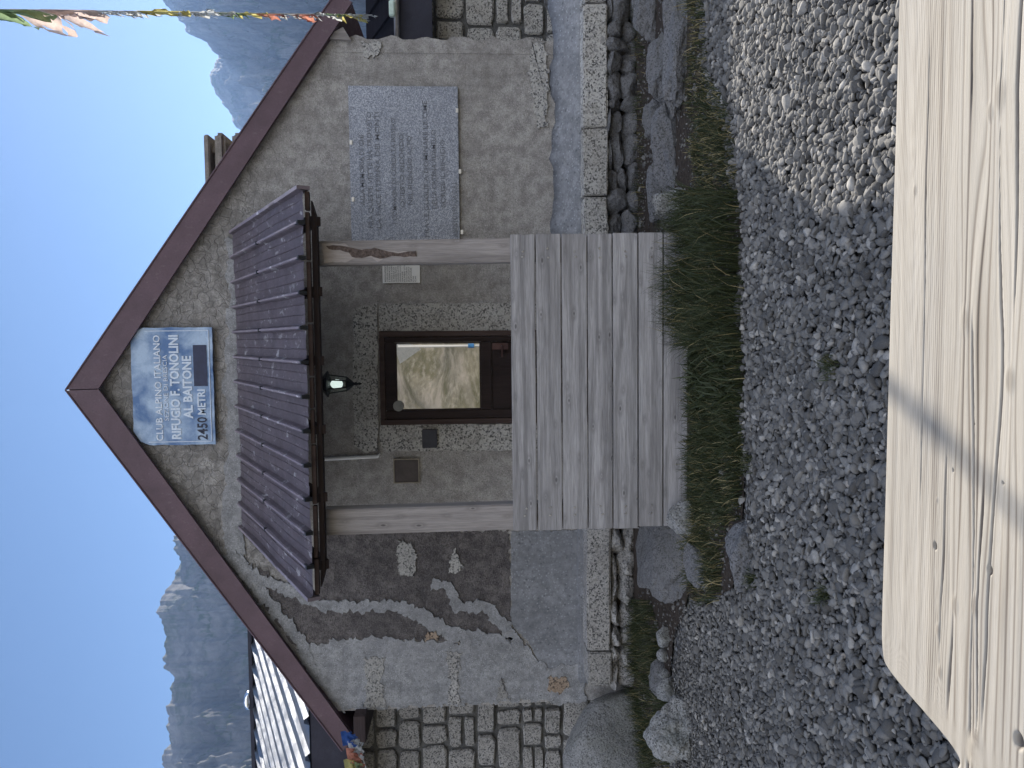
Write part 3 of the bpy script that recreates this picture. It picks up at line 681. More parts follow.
# right wing (low, dark roof)
RY=8.75
rw=empty('stone_wing',(5,RY,0),'low granite block wing with dark sheet roof right of the hut','building')
bm=bmesh.new(); box(bm,wr-.5,9,RY,9.6,-.1,2.2); obj('wall',bm,M['joint'],rw)
bm=bmesh.new(); masonry(bm,wr-.4,6,.35,2.1,RY,8,(.22,.34),(.2,.42)); obj('stone_facing',bm,M['granite'],rw)
ez2=W(398,20,8.4).z; tz=W(366,20,9.6).z
bm=bmesh.new(); sd2=Vector((0,1.2,tz-ez2)); x=wr-.5; P=[]
while x<9: P+=[(x,0),(x+.30,0),(x+.305,.025),(x+.325,.025),(x+.33,0)]; x+=.33
rows=[[bm.verts.new(Vector((x,8.4,ez2))+sd2*(j/3)+Vector((0,0,h))) for x,h in P] for j in range(4)]
for j in range(3):
    for i in range(len(P)-1): bm.faces.new((rows[j][i],rows[j][i+1],rows[j+1][i+1],rows[j+1][i]))
bmesh.ops.solidify(bm,geom=bm.faces[:],thickness=.005); r2=obj('roof',bm,simple('matt_dark_roof',(.018,.018,.024),.95,0,.0),rw)
bm=bmesh.new(); box(bm,wr-.5,9,8.40,8.43,ez2-.36,ez2-.008,.003); obj('fascia',bm,M['darkroof'],rw)
bm=bmesh.new(); box(bm,wr-.5,9,8.432,8.74,ez2-.35,ez2-.30); obj('soffit',bm,M['darkwood'],rw)
bm=bmesh.new(); tube(bm,[(wr-.5,8.36,ez2+.01),(9,8.36,ez2+.01)],.03,10); obj('gutter',bm,simple('zinc',(.30,.29,.29),.35,.8),rw,smooth=True)
bm=bmesh.new(); q=W(392,8,8.3); box(bm,q.x-.09,q.x+.07,8.26,8.33,q.z-.03,q.z+.03,.01); obj('lamp_unit',bm,simple('pale_plastic',(.55,.68,.62),.4),rw)

# ================================================================ THINGS ON THE WALL
def text(body,size,mat,loc,parent,name='lettering',bold=.0,ext=.002,xs_=1.0,align='CENTER',sp=1.0,w_=None):
    cu=bpy.data.curves.new(name,'FONT'); cu.body=body; cu.size=size; cu.align_x=align; cu.align_y='CENTER'; cu.extrude=ext; cu.offset=bold; cu.space_character=sp; cu.resolution_u=2
    o=bpy.data.objects.new('tmp',cu); COL.objects.link(o); bpy.context.view_layer.update()
    dg=bpy.context.evaluated_depsgraph_get(); me=bpy.data.meshes.new_from_object(o.evaluated_get(dg)); bpy.data.objects.remove(o)
    if w_:
        xsn=[v.co.x for v in me.vertices]; xs_=w_/(max(xsn)-min(xsn))
    me.transform(Matrix.Translation(loc)@Matrix.Rotation(R(90),4,'X')@Matrix.Diagonal((xs_,1,1,1)))
    me.name=name
    for m_ in list(me.materials): pass
    me.materials.clear(); return link(name,me,mat,parent)
# enamel sign
SY=WY-.045
s_l=W(172,445,SY).x; s_r=W(172,327.5,SY).x; s_t=W(132,386,SY).z; s_b=W(213.5,386,SY).z
sg=empty('hut_sign',((s_l+s_r)/2,SY,s_b),'mottled pale blue enamel name sign with chipped top corners under the gable peak','sign')
sw=s_r-s_l; sh=s_t-s_b
def sign_pts(in_=0):
    P=[(s_l+in_+.0,s_b+in_),(s_r-in_,s_b+in_),(s_r-in_,s_t-.12-in_*.3),(s_r-.035-in_,s_t-.05-in_*.6),(s_r-.12-in_*.4,s_t-in_),(s_l+.13+in_*.4,s_t-in_),(s_l+.04+in_,s_t-.055-in_*.6),(s_l+in_,s_t-.14-in_*.3)]
    return P
bm=bmesh.new(); P=wob([Vector((x,SY,z)) for x,z in sign_pts()],.04,.003,9); prism(bm,P,Vector((0,.02,0))); obj('sign_board',bm,M['enamel'],sg)
bm=bmesh.new(); bw=.008
for a,b in (((s_l+.03,s_b+.03),(s_r-.03,s_b+.03)),((s_l+.03,s_b+.03),(s_l+.03,s_t-.13)),((s_r-.03,s_b+.03),(s_r-.03,s_t-.13))):
    tube(bm,[(a[0],SY-.002,a[1]),(b[0],SY-.002,b[1])],.004,6); obj('border_line',bm,M['letter_pale'],sg); bm=bmesh.new()
bm.free()
def sx_(f): return s_l+sw*f
def sz_(px): return W(px,386,SY).z
ty=SY-.002
text('CLUB ALPINO ITALIANO',.085,M['letter_faded'],((W(160,443,SY).x+W(160,333,SY).x)/2,ty,sz_(158.5)),sg,w_=sw*.90,bold=.001)
text('SEZIONE DI BRESCIA',.055,M['letter_faded'],(W(166,388,SY).x,ty,sz_(166)),sg,w_=sw*.56)
text('RIFUGIO F. TONOLINI',.115,M['letter_pale'],((W(176,439,SY).x+W(176,335,SY).x)/2,ty,sz_(175.5)),sg,w_=sw*.885,bold=.0035)
text('AL BAITONE',.112,M['letter_pale'],(W(188,387,SY).x,ty,sz_(188)),sg,w_=sw*.535,bold=.0035)
text('2450',.125,M['letter_dark'],((W(201,440,SY).x+W(201,417,SY).x)/2,ty,sz_(201.5)),sg,w_=sw*.195,bold=.0015)
text('METRI',.10,M['letter_pale'],((W(201,415,SY).x+W(201,389,SY).x)/2,ty,sz_(201.5)),sg,w_=sw*.215,bold=.002)
bm=bmesh.new(); l,r,_,_,z0_,z1_=wbox(193.5,207,345,386,SY,SY); box(bm,l,r,SY-.004,SY-.001,z0_,z1_); obj('overpainted_panel',bm,M['enamel_navy'],sg)
# granite plaque
M['clip']=simple('bright_clip',(.8,.8,.8),.3,.6)
PY_=WY-.03
p_l=W(405,262,PY_).x; p_r=W(405,86,PY_).x; p_t=W(350,170,PY_).z; p_b=W(459,170,PY_).z
pq=empty('memorial_plaque',((p_l+p_r)/2,PY_,p_b),'large blue grey stone plaque with engraved verse beside the right porch post','plaque')
bm=bmesh.new(); box(bm,p_l,p_r,PY_,WY-.002,p_b,p_t,.004); obj('stone_slab',bm,M['plaque'],pq)
def line(px,py0,py1,s,size=.058):
    text(s,size,M['engrave'],((W(px,py0,PY_).x+W(px,py1,PY_).x)/2,PY_-.0015,W(px,(py0+py1)/2,PY_).z),pq,'engraved_line',ext=.001,w_=abs(W(px,py0,PY_).x-W(px,py1,PY_).x),bold=.0005)
line(362,205,135,'ALLA MEMORIA DI CHI')
line(370,228,112,'FRA QUESTE VETTE HA TROVATO')
line(378,228,112,'LA PACE ETERNA DEI MONTI')
line(394,224,118,'I COMPAGNI DI CORDATA POSERO')
line(402,207,134,'QUESTO RICORDO')
line(410,205,136,'NEL SILENZIO ALTO')
line(426,237,101,'FRA LE GUGLIE A DOMINARE LE CIME')
line(434,209,130,'DELLA CATENA ADAMELLO')
line(443,207,140,'SORGE IL RIFUGIO')
line(455,237,182,'AGOSTO 1971 DA C.A.I.',.065)
bm=bmesh.new()
for a,b in ((351,142.5),(353,199.5),(457,110.5),(460,171.5),(462,232)):
    q=W(a,b,PY_); box(bm,q.x-.02,q.x+.02,PY_-.008,PY_+.01,q.z-.012,q.z+.012,.003); obj('fixing_clip',bm,M['clip'],pq); bm=bmesh.new()
bm.free()
# paper notice
NY=WY-.012
nt_=empty('notice',(W(400,272,NY).x,NY,W(420,272,NY).z),'small white printed notice on the wall left of the rotten porch post','notice')
bm=bmesh.new(); l,r,_,_,z0_,z1_=wbox(382.5,420,262,283,NY,NY); box(bm,l,r,NY,WY-.002,z0_,z1_,.002); obj('notice_sheet',bm,M['white'],nt_)
for k in range(15):
    px=385.3+k*2.15; f=[1,.95,.95,1,.8,.8,1,.9,.55,1,.8,.8,.75,.3,.3][k]
    cu=['REGOLAMENTO','L USO DEL LOCALE','E RISERVATO AI','SOCI E OSPITI','SI PREGA DI','LASCIARE PULITO','CHIUDERE LA PORTA','SPEGNERE LA LUCE','GRAZIE','NUMERI UTILI','SOCCORSO','RIFUGIO','SEZIONE','CAI','CAI'][k]
    text(cu,.017,M['letter_dark'],(l+.012+(r-l-.024)*f/2,NY-.001,W(px,272,NY).z),nt_,'printed_line',ext=.0004,w_=(r-l-.024)*f)
# dark plate on the left jamb
tag(wb('cover_plate',422,437,429.5,448,WY-.045,WY-.0215,simple('dark_plate',(.05,.05,.06),.6,0,.3),.004,hut),'small dark square cover plate on the left door jamb')
# framed hatch
hb=empty('wall_hatch',(W(406,470,WY).x,WY,W(420,470,WY).z),'square brown access hatch with pale metal rim, left of the door','hatch')
wbx=wbox(393.5,419.5,458.5,483,WY,WY); bm=bmesh.new(); box(bm,wbx[0]+.012,wbx[1]-.012,WY-.012,WY-.002,wbx[4]+.012,wbx[5]-.012,.003); obj('hatch_cover',bm,simple('brown_hatch',(.085,.07,.065),.7,0,.3,.3,8),hb)
bm=bmesh.new(); g=.010; l,r,z0_,z1_=wbx[0],wbx[1],wbx[4],wbx[5]
for a in ((l,l+g,z0_,z1_),(r-g,r,z0_,z1_),(l+g,r-g,z0_,z0_+g),(l+g,r-g,z1_-g,z1_)): box(bm,a[0],a[1],WY-.018,WY-.002,a[2],a[3])
obj('hatch_rim',bm,simple('pale_rim',(.26,.23,.19),.5,.3),hb)
# conduit
bm=bmesh.new(); a=W(318,459.5,WY-.015); b=W(378,456.5,WY-.015); tube(bm,[a,b,b+Vector((.025,0,-.02))],[.016,.016,.008],10)
tag(obj('cable_conduit',bm,M['white'],None,b,True),'white cable conduit running down the wall left of the lantern','conduit')
# lantern
q=W(340,384,6.92); LN=empty('wall_lantern',(q.x,6.92,q.z),'black glazed carriage lantern hanging under the porch canopy above the door','lantern')
h=39/770*6.92; zc=q.z
ztop=W(323,384,6.92).z; zbot=W(361,384,6.92).z
def rg(px): return W(px,384,6.92).z-zc
C_=(q.x,6.92,zc)
bm=bmesh.new(); lathe(bm,[(.02,rg(319)),(.05,rg(321)),(.07,rg(323)),(.115,rg(327)),(.115,rg(328.5)),(.085,rg(329.5))],C_,6); obj('lantern_cap',bm,M['blackmetal'],LN)
bm=bmesh.new(); lathe(bm,[(.06,rg(346.5)),(.062,rg(347.5)),(.045,rg(350)),(.03,rg(352)),(.012,rg(354)),(.018,rg(356)),(.008,rg(358)),(.014,rg(359.5)),(.002,rg(362))],C_,6); obj('lantern_base',bm,M['blackmetal'],LN)
bm=bmesh.new()
for k in range(6):
    th=R(60*k); tube(bm,[(q.x+.082*math.cos(th),6.92+.082*math.sin(th),zc+rg(329)),(q.x+.06*math.cos(th),6.92+.06*math.sin(th),zc+rg(347))],.006,5)
obj('lantern_bar',bm,M['blackmetal'],LN)
t=NT('lantern_glass'); bpy_m=t.fin((.9,1,.97),.02,0,.5); t.b.inputs['Transmission Weight'].default_value=1; t.b.inputs['IOR'].default_value=1.05
bm=bmesh.new(); lathe(bm,[(.076,rg(330)),(.056,rg(346.8))],C_,6); obj('lantern_glass',bm,bpy_m,LN)
t=NT('lit_bulb'); mb=t.fin((.9,.95,.92),.4); t.b.inputs['Emission Color'].default_value=(.88,1,.95,1); t.b.inputs['Emission Strength'].default_value=.32
bm=bmesh.new(); lathe(bm,[(.012,rg(330.5)),(.03,rg(332)),(.045,rg(335.5)),(.043,rg(339)),(.025,rg(342)),(.0,rg(343))],C_,14); obj('bulb',bm,mb,LN,smooth=True)
bm=bmesh.new(); tube(bm,[(q.x,6.92,zc+rg(320)),(q.x,6.92,zc+rg(318)),(q.x,7.05,zc+rg(316)),(q.x,WY-.002,zc+rg(322))],.01,8); box(bm,q.x-.04,q.x+.04,WY-.02,WY-.002,zc+rg(326),zc+rg(316),.004); obj('lantern_bracket',bm,M['blackmetal'],LN)

# ================================================================ PLANK SCREEN
FYs=5.20
fs=empty('plank_screen',(-.35,FYs,0),'weathered grey screen of seven wide horizontal planks in front of the hut door','screen')
e=[511.5,536.6,562.2,588,613,638.5,663.5,689]
fl=(W(511,530,FYs).x+W(680,527,FYs).x)/2; fr=(W(511,234,FYs).x+W(600,233,FYs).x)/2
for i in range(7):
    za=W(e[i],382,FYs).z; zb=W(e[i+1],382,FYs).z; bm=bmesh.new()
    box(bm,fl+random.uniform(-.006,.006),fr+random.uniform(-.006,.006),FYs,FYs+.035,zb+.005,za-.003,.004)
    pk=obj('plank',bm,M['plank'],fs)
    # own origin per plank so that the grain differs
    dv=Vector((random.uniform(-3,3),0,0)); pk.data.transform(Matrix.Translation(-dv)); pk.location=dv; BASE[pk.name]=BASE[fs.name]+dv
    bm=bmesh.new()
    for xx_ in (fl+.10,fl+.155,fr-.10,fr-.16) if i%2 else (fl+.10,fl+.15,fr-.12,fr-.155):
        for zz_ in ((za+zb)/2+random.uniform(-.01,.01),):
            b=bmesh.new(); lathe(b,[(.007,0),(.006,.003)],(0,0,0),10); bmesh.ops.rotate(b,matrix=Matrix.Rotation(R(90),3,'X'),verts=b.verts); bmesh.ops.translate(b,vec=(xx_,FYs,zz_),verts=b.verts)
            obj('screw',b,M['steel'],pk)
    bm.free()
for x in (fl+.06,(fl+fr)/2,fr-.18):
    bm=bmesh.new(); box(bm,x,x+.10,FYs+.036,FYs+.099,-.02,W(512,382,FYs).z-.02,.004); obj('batten',bm,M['post'],fs)

# ================================================================ ROCKS
def gr(px,py,z=.0): return G(px,py,z)
def R_(px,py,sx,sy,sz,rot=0,seed=0,mat='bedrock',tilt=(0,0),label='',name='rock',zc=None,**k):
    p=G(px,py,0); c=Vector((p.x,p.y,zc if zc is not None else sz*.25)); k.setdefault('rough',.10); k.setdefault('planes',20); return rock(name,c,(sx,sy,sz),R(rot),seed,mat,tilt,None,label,'rock',**k)
# big boulder by the left wall
rock('boulder',Vector((-3.98,6.85,.06)),(.66,.62,.60),R(20),4,'boulder',(0,0),None,'big rounded pale boulder against the stone wing at the left hut corner','boulder',planes=5,rough=.03,n=5,smooth=True)
c=G(692,735,0); rock('boulder',Vector((c.x-.07,c.y+.16,.08)),(.23,.22,.20),R(35),12,'boulder',(.3,0),None,'pale heart shaped boulder lying between the gravel and the big rounded boulder','boulder',planes=12,n=5,rough=.09)
c=G(690,722,0); rock('rock',Vector((c.x-.02,c.y+.75,.02)),(.16,.14,.10),R(5),31,'bedrock',(0,0),None,'low stone half hidden behind the heart shaped boulder','rock')
# left slabs
R_(676,552,.52,.42,.13,-24,41,'bedrock',(R(10),R(10)),'long sloping bedrock slab sticking out left of the plank screen',zc=.06)
R_(702,566,.14,.2,.09,-40,43,'bedrock',(R(6),0),'cracked flat slab end among grass left of the plank screen foot',zc=.02)
R_(746,553,.24,.17,.11,-8,42,'bedrock',(0,R(8)),'flat grey stone at the left end of the grass strip by the gravel',zc=.0)
R_(692,520,.14,.12,.13,0,47,'boulder',(0,0),'pale stone under the bottom left corner of the plank screen',zc=.04)
for i,(px,py,s_) in enumerate(((668,636,.085),(667,656,.06),(669,675,.055),(657,679,.05),(674,692,.11))):
    c=G(px,py,0); d_=['largest upright','narrow','small wedge shaped','smallest pale','broad triangular'][i]
    rock('stone',Vector((c.x,c.y,.03)),(s_,s_*.9,s_*.95),R(40*i),60+i,'boulder',(.3,.2),None,'%s loose stone on the dark soil strip below the left kerb'%d_,'stone','loose stones by the left kerb',n=3)
# right slabs, long ledges of bedrock running along the footing
sl_=[((684,30,0),(.62,.20,.17),4,51,(R(-14),R(3)),'broad bedrock ledge at the right edge in front of the granite kerb',.0),
     ((674,150,0),(.46,.14,.15),-2,52,(R(-16),R(-3)),'long smooth bedrock ledge between the right kerb and the dark grass',.0),
     ((664,66,0),(.36,.11,.15),3,53,(R(-10),R(2)),'upper cracked ledge close under the right kerb blocks',.0),
     ((660,125,0),(.20,.10,.15),0,54,(R(-8),R(-8)),'short blocky ledge below the joint of the right kerb',.0),
     ((660,196,0),(.28,.09,.13),5,55,(R(-5),0),'dark narrow ledge touching the right end of the plank screen',.0),
     ((682,206,0),(.15,.09,.16),-25,56,(0,R(35)),'tilted pale stone standing in the tall grass right of the plank screen',.06),
     ((655,5,0),(.30,.13,.17),0,57,(0,0),'rough block at the far right under the kerb',.0)]
for (px,py,z_),sz,rt,sd_,tl,lab,zc in sl_:
    c=G(px,py,0); rock('rock',Vector((c.x,c.y+sz[1]*.3,zc)),sz,R(rt),sd_,'bedrock' if 'pale' not in lab else 'boulder',tl,None,lab,'rock',planes=22,rough=.11)
c=W(552,6,8.2); rock('rock',Vector((c.x+.15,8.2,c.z-.25)),(.42,.3,.35),0,77,'bedrock',(0,0),None,'jagged rock outcrop at the foot of the right stone wing','rock',planes=20,rough=.09)
# soil strips
def sheet(name,img,mat,z,seed=0,amp=.04):
    p=[G(a,b,0) for a,b in img]; out=[]; rnd=random.Random(seed)
    for i in range(len(p)):
        a,b=p[i],p[(i+1)%len(p)]; k=max(1,int((b-a).length/.12))
        for j in range(k):
            q=a.lerp(b,j/k); out.append(Vector((q.x+rnd.uniform(-amp,amp),q.y+rnd.uniform(-amp,amp),z)))
    bm=bmesh.new(); f=bm.faces.new([bm.verts.new(q) for q in out]); 
    if f.normal.z<0: f.normal_flip()
    bmesh.ops.triangulate(bm,faces=bm.faces); return tag(obj(name,bm,mat),kind='structure')
sheet('soil_strip',[(736,0),(744,180),(742,300),(748,420),(742,520),(735,600),(690,600),(672,640),(672,690),(690,768),(640,860),(622,768),(622,600),(622,200),(622,-60),(700,-60)],M['soil'],.004,3)

# ================================================================ GRAVEL
def hull_variants(k):
    out=[]
    for i in range(k):
        b=cutrock(2,13,900+i,rough=.0,lo=.45,hi=.82); me=bpy.data.meshes.new('t'); b.to_mesh(me); b.free()
        v=np.array([x.co[:] for x in me.vertices]); f=np.array([p.vertices[:] for p in me.polygons]); bpy.data.meshes.remove(me); out.append((v,f))
    return out
VAR=hull_variants(10)
# region limit: farthest gravel as function of image row -> world boundary polyline (x -> y)
bl=[(735,768),(0,0)]
lim=[G(*p) for p in ((640,900),(652,768),(664,720),(676,690),(680,640),(690,610),(735,590),(752,545),(748,460),(744,400),(742,300),(741,200),(728,150),(716,110),(706,60),(698,0),(690,-90))]
LX=np.array([p.x for p in lim]); LYv=np.array([p.y for p in lim]); o_=np.argsort(LX); LX=LX[o_]; LYv=LYv[o_]
def scatter(x0,x1,y0,y1,sp,jit,keep):
    gx=np.arange(x0,x1,sp); gy=np.arange(y0,y1,sp); X,Y=np.meshgrid(gx,gy); X=X.ravel()+RNG.uniform(-jit,jit,X.size)*sp; Y=Y.ravel()+RNG.uniform(-jit,jit,Y.size)*sp
    k=keep(X,Y); return X[k],Y[k]
def inlim(X,Y): return Y<np.interp(X,LX,LYv)+.06*np.sin(X*9)+RNG.normal(0,.04,X.size)
layers=[]
def view(X,Y): return (np.abs(X)<.62*Y+.5)
for (sp,smin,smax,y0,y1,zz) in ((.026,.012,.022,2.1,6.9,.005),(.036,.013,.031,2.1,6.9,.013)):
    X,Y=scatter(-4.2,3.9,y0,y1,sp,.5,lambda X,Y: inlim(X,Y)&view(X,Y)); n=len(X)
    # finer towards the left wall
    fine=np.clip(1-np.clip((-X-0.6)/2.2,0,1)*np.clip((Y-3.2)/2,0,1)*.45,.5,1)
    s=RNG.uniform(smin,smax,n)*(1+.5*(RNG.random(n)<.08))*fine
    layers.append((X,Y,gz(X,Y)+zz+RNG.uniform(-.004,.008,n),s))
X=np.concatenate([l[0] for l in layers]); Y=np.concatenate([l[1] for l in layers]); Z=np.concatenate([l[2] for l in layers]); S=np.concatenate([l[3] for l in layers])
g1=[];g2=[]
gX=RNG.uniform(-4,3.9,15000); gY=RNG.uniform(3.6,6.72,15000); k_=view(gX,gY)&(gY>np.interp(gX,LX,LYv)-.05)&((fbm(gX*3,gY*3,3)>.5)|(RNG.random(15000)<.35))
gX=gX[k_];gY=gY[k_]; X=np.concatenate([X,gX]);Y=np.concatenate([Y,gY]);Z=np.concatenate([Z,np.full(len(gX),.008)]);S=np.concatenate([S,RNG.uniform(.004,.012,len(gX))*(1+1.6*(RNG.random(len(gX))<.06))])
kind=RNG.integers(0,10,len(X)); V=[];Fc=[];T=[];o=0
tt=np.clip(RNG.beta(2.2,2.6,len(X)),0,1)
for k in range(10):
    idx=np.where(kind==k)[0]; v,f=VAR[k]; n=len(idx); a=RNG.uniform(0,2*np.pi,n); ca,sa=np.cos(a),np.sin(a)
    asp=np.stack([RNG.uniform(.85,1.4,n),RNG.uniform(.7,1.1,n),RNG.uniform(.45,.85,n)],-1)
    q=v[None]*asp[:,None,:]*S[idx][:,None,None]
    tx=RNG.normal(0,.6,n); c_,s_2=np.cos(tx)[:,None],np.sin(tx)[:,None]
    qy=q[...,1]*c_-q[...,2]*s_2; qz=q[...,1]*s_2+q[...,2]*c_; qx=q[...,0]
    wx=qx*ca[:,None]-qy*sa[:,None]+X[idx][:,None]; wy=qx*sa[:,None]+qy*ca[:,None]+Y[idx][:,None]; wz=qz+Z[idx][:,None]
    V.append(np.stack([wx,wy,wz],-1).reshape(-1,3)); Fc.append((f[None]+(np.arange(n)*len(v))[:,None,None]+o).reshape(-1,3)); o+=n*len(v)
    T.append(np.repeat(tt[idx],len(v)))
print('gravel stones',len(X))
tag(npmesh('gravel',np.concatenate(V),np.concatenate(Fc),M['gravel'],tint=np.concatenate(T)),'grey crushed stone gravel covering the yard','gravel',kind='stuff')

# ================================================================ GRASS
def blades(X,Y,Zb,H,Wd,lean,tint,name,label=None,cat=None,kind=None,parent=None,loc=None,dirn=None):
    n=len(X); a=RNG.uniform(0,2*np.pi,n) if dirn is None else dirn; ld=RNG.uniform(0,2*np.pi,n)
    dx,dy=np.cos(a)*Wd,np.sin(a)*Wd; lx,ly=np.cos(ld)*lean*H,np.sin(ld)*lean*H
    segs=[(0,0,1.0),(.4,.12,.85),(.75,.45,.55),(1.0 ,1.0,.06)]; P=[]
    for hz,le,wf in segs:
        cx=X+lx*le; cy=Y+ly*le; cz=Zb+H*hz*np.sqrt(np.clip(1-(lean*le)**2*.4,.2,1))
        P.append(np.stack([cx-dx*wf,cy-dy*wf,cz],-1)); P.append(np.stack([cx+dx*wf,cy+dy*wf,cz],-1))
    v=np.stack(P,1).reshape(-1,3); b=(np.arange(n)*8)[:,None]
    f=np.concatenate([b+np.array([[0,1,3,2]]),b+np.array([[2,3,5,4]]),b+np.array([[4,5,7,6]])]).reshape(-1,4)
    ob=npmesh(name,v,f,M['grass'],parent,loc,False,np.repeat(tint,8))
    return tag(ob,label,cat,None,kind)
gx=[];gy=[];gh=[];gt=[]
def region(img,dens,h0,h1,dry=.1,clump=.0):
    p=[G(a,b,0) for a,b in img]; px=[q.x for q in p]; py=[q.y for q in p]
    n=int((max(px)-min(px))*(max(py)-min(py))*dens); X=RNG.uniform(min(px),max(px),n); Y=RNG.uniform(min(py),max(py),n)
    ins=np.zeros(n,bool); j=len(px)-1
    for i in range(len(px)):
        c_=((py[i]>Y)!=(py[j]>Y))&(X<(px[j]-px[i])*(Y-py[i])/(py[j]-py[i]+1e-9)+px[i]); ins^=c_; j=i
    cl=fbm(X*5+clump,Y*5,3); ins&=(cl>.45)|(RNG.random(n)<.35); X=X[ins];Y=Y[ins];cl=cl[ins]
    H=(h0+(h1-h0)*RNG.random(len(X))**1.3)*(.55+.9*cl); t_=np.clip(RNG.beta(2,3,len(X))*.8,0,.86); d_=RNG.random(len(X))<dry; t_=np.where(d_,RNG.uniform(.86,1,len(X)),t_)
    gx.append(X);gy.append(Y);gh.append(H);gt.append(t_)
region([(742,190),(746,300),(746,350),(672,345),(676,250),(690,190)],6500,.06,.30,.06)       # tall clump right
region([(744,340),(748,440),(742,520),(694,525),(692,430),(694,340)],11000,.03,.11,.08)       # mid
region([(704,60),(735,110),(742,195),(700,205),(690,120),(692,40)],9000,.02,.08,.22)       # right strip
region([(705,-40),(712,60),(697,60),(690,-40)],4000,.05,.14,.35)
region([(742,515),(728,530),(722,600),(700,606),(690,575),(696,520)],9000,.03,.13,.2)
region([(652,600),(664,640),(664,700),(684,705),(672,768),(640,768),(628,700),(626,600)],5500,.03,.14,.10)
region([(640,0),(650,60),(644,230),(628,230),(628,0)],900,.04,.10,.15)
X=np.concatenate(gx);Y=np.concatenate(gy);H=np.concatenate(gh);T_=np.concatenate(gt); n=len(X)
print('blades',n)
blades(X,Y,gz(X,Y)+.0,H,RNG.uniform(.0014,.0032,n),RNG.uniform(.1,.9,n),T_,'grass','dark green grass strip between the plank screen and the gravel','grass','stuff')
# broad leaved weeds in front of the screen
gx=[];gy=[];gh=[];gt=[]
region([(742,340),(745,400),(705,410),(700,345)],700,.10,.20,.03)
X=gx[0];Y=gy[0];n=len(X)
if n: blades(X,Y,gz(X,Y),gh[0]*1.0,RNG.uniform(.006,.010,n),RNG.uniform(.5,1.0,n),np.clip(gt[0]*.6+.1,0,.8),'weeds','broad leaved dark green weeds before the middle of the plank screen','weeds','stuff')
for i,(px,py,s_,lab) in enumerate(((835,365,.055,'largest grass tuft growing alone in the near gravel'),(829,597,.04,'small dull tuft in the gravel near the left rounded table corner'),(754,578,.045,'small tuft at the gravel edge beside the flat left stone'),(752,462,.05,'tuft on the gravel edge before the middle of the grass strip'),(724,132,.05,'tuft at the shadow edge in the gravel on the right'))):
    c=G(px,py,.01); n=90; X=RNG.normal(c.x,s_*.5,n); Y=RNG.normal(c.y,s_*.5,n)
    blades(X,Y,np.full(n,.01),RNG.uniform(.03,.08,n),RNG.uniform(.0015,.003,n),RNG.uniform(.3,1,n),np.clip(RNG.beta(2,2.5,n),0,.95),'grass_tuft',lab,'grass tuft',None,None,(c.x,c.y,0))

# ================================================================ TABLE
TZ=.75
def GT(px,py): return G(px,py,TZ)
tb=empty('wooden_table',(0.3,1.0,0),'thick sun bleached wooden table top in the foreground with a rounded corner','table')
edge=[GT(900,-60),GT(897,0),GT(893,150),GT(888,300),GT(884,450),GT(881,560),GT(879,630),GT(880,655),GT(886,680),GT(898,704),GT(920,735),GT(955,768),GT(1010,810),GT(1080,850)]
EX=np.array([p.x for p in edge]); EYv=np.array([p.y for p in edge]); o_=np.argsort(EX); EX=EX[o_]; EYv=EYv[o_]
xs=np.linspace(EX[0],1.35,900); nyv=560; y0=.50
top_y=np.interp(xs,EX,EYv)
# soften the polyline
k_=np.hanning(41); k_/=k_.sum(); ty_=np.convolve(np.pad(top_y,20,'edge'),k_,'valid')
tv=np.linspace(0,1,nyv); X=np.repeat(xs[:,None],nyv,1); Y=y0+(ty_[:,None]-y0)*tv[None]
Y=np.minimum(Y,ty_[:,None])
def wgrain(X,Y):
    yy=Y+.016*(fbm(X*.5+2,Y*.9+5,2)-.5)+.0020*(fbm(X*4,Y*12,2)-.5)
    dk=np.zeros_like(X)
    kn=[(965,300+20,.020),(937,0+500,.004),(1000,95,.022),(990,112,.012),(955,605,.014),(975,605,.016),(938,630,.010),(940,672,.010),(977,738,.014),(1010,380,.018),(915,190,.008)]
    for px,py,r in kn:
        c=GT(px,py); dx=(X-c.x); dy=(Y-c.y); r_=np.sqrt((dx/2.2)**2+dy**2); yy=yy+np.tanh(dy/r*2)*r*.8*np.exp(-(np.sqrt((dx/4)**2+dy**2)/(r*2.0))**2)
        dk=np.maximum(dk,np.exp(-(r_/(r*.55))**4)*.55)
    far=np.clip((Y-1.15)/.2,0,1)
    ph=yy*(26+8*far)*2*np.pi; 
    ring=(.5+.5*np.sin(ph*2.6+7*(fbm(X*.08,yy*11,2)-.5)*2))
    ring=ring**5*(.10+1.1*fbm(X*.8,yy*45,3))
    fine=fbm(X*2.5,yy*95,3,.6); 
    # open cracks following the grain
    cr=np.zeros_like(X)
    for y_c,x0_,x1_,wd in ((1.10,-.75,.05,.0016),(1.055,-.6,.9,.0013),(1.17,-.55,-.15,.0014),(1.235,-.3,.5,.0009),(1.02,.0,.9,.0016),(1.13,.3,1.2,.0010),(1.075,-.62,-.2,.002),(1.145,-.62,-.42,.002)):
        env=np.clip((X-x0_)/.08,0,1)*np.clip((x1_-X)/.08,0,1); cr=np.maximum(cr,env*np.exp(-((yy-y_c+.004*(fbm(X*6+y_c*50,X*0,3)-.5))/wd)**2))
    # screw / nail holes
    hl=np.zeros_like(X)
    for px,py,r in ((935,546,.004),(990,570,.0045),(1019,741,.008),(953,470,.0016),(1003,318+165,.0015),(974,578-154,.0012)):
        c=GT(px,py); hl=np.maximum(hl,np.exp(-(((X-c.x)/r/1.3)**2+((Y-c.y)/r)**2)**2))
    return ring,fine,cr,hl,dk,yy
ring,fine,cr,hl,dk,yy=wgrain(X,Y)
Z=TZ+.0007*fine*1.6-.0004*ring-.0035*cr-.010*hl+.002*dk+.002*(fbm(X*1.5,Y*3,2)-.5)
de=(ty_[:,None]-Y); Z-=np.clip(.012-de,0,1)**2*60*.9
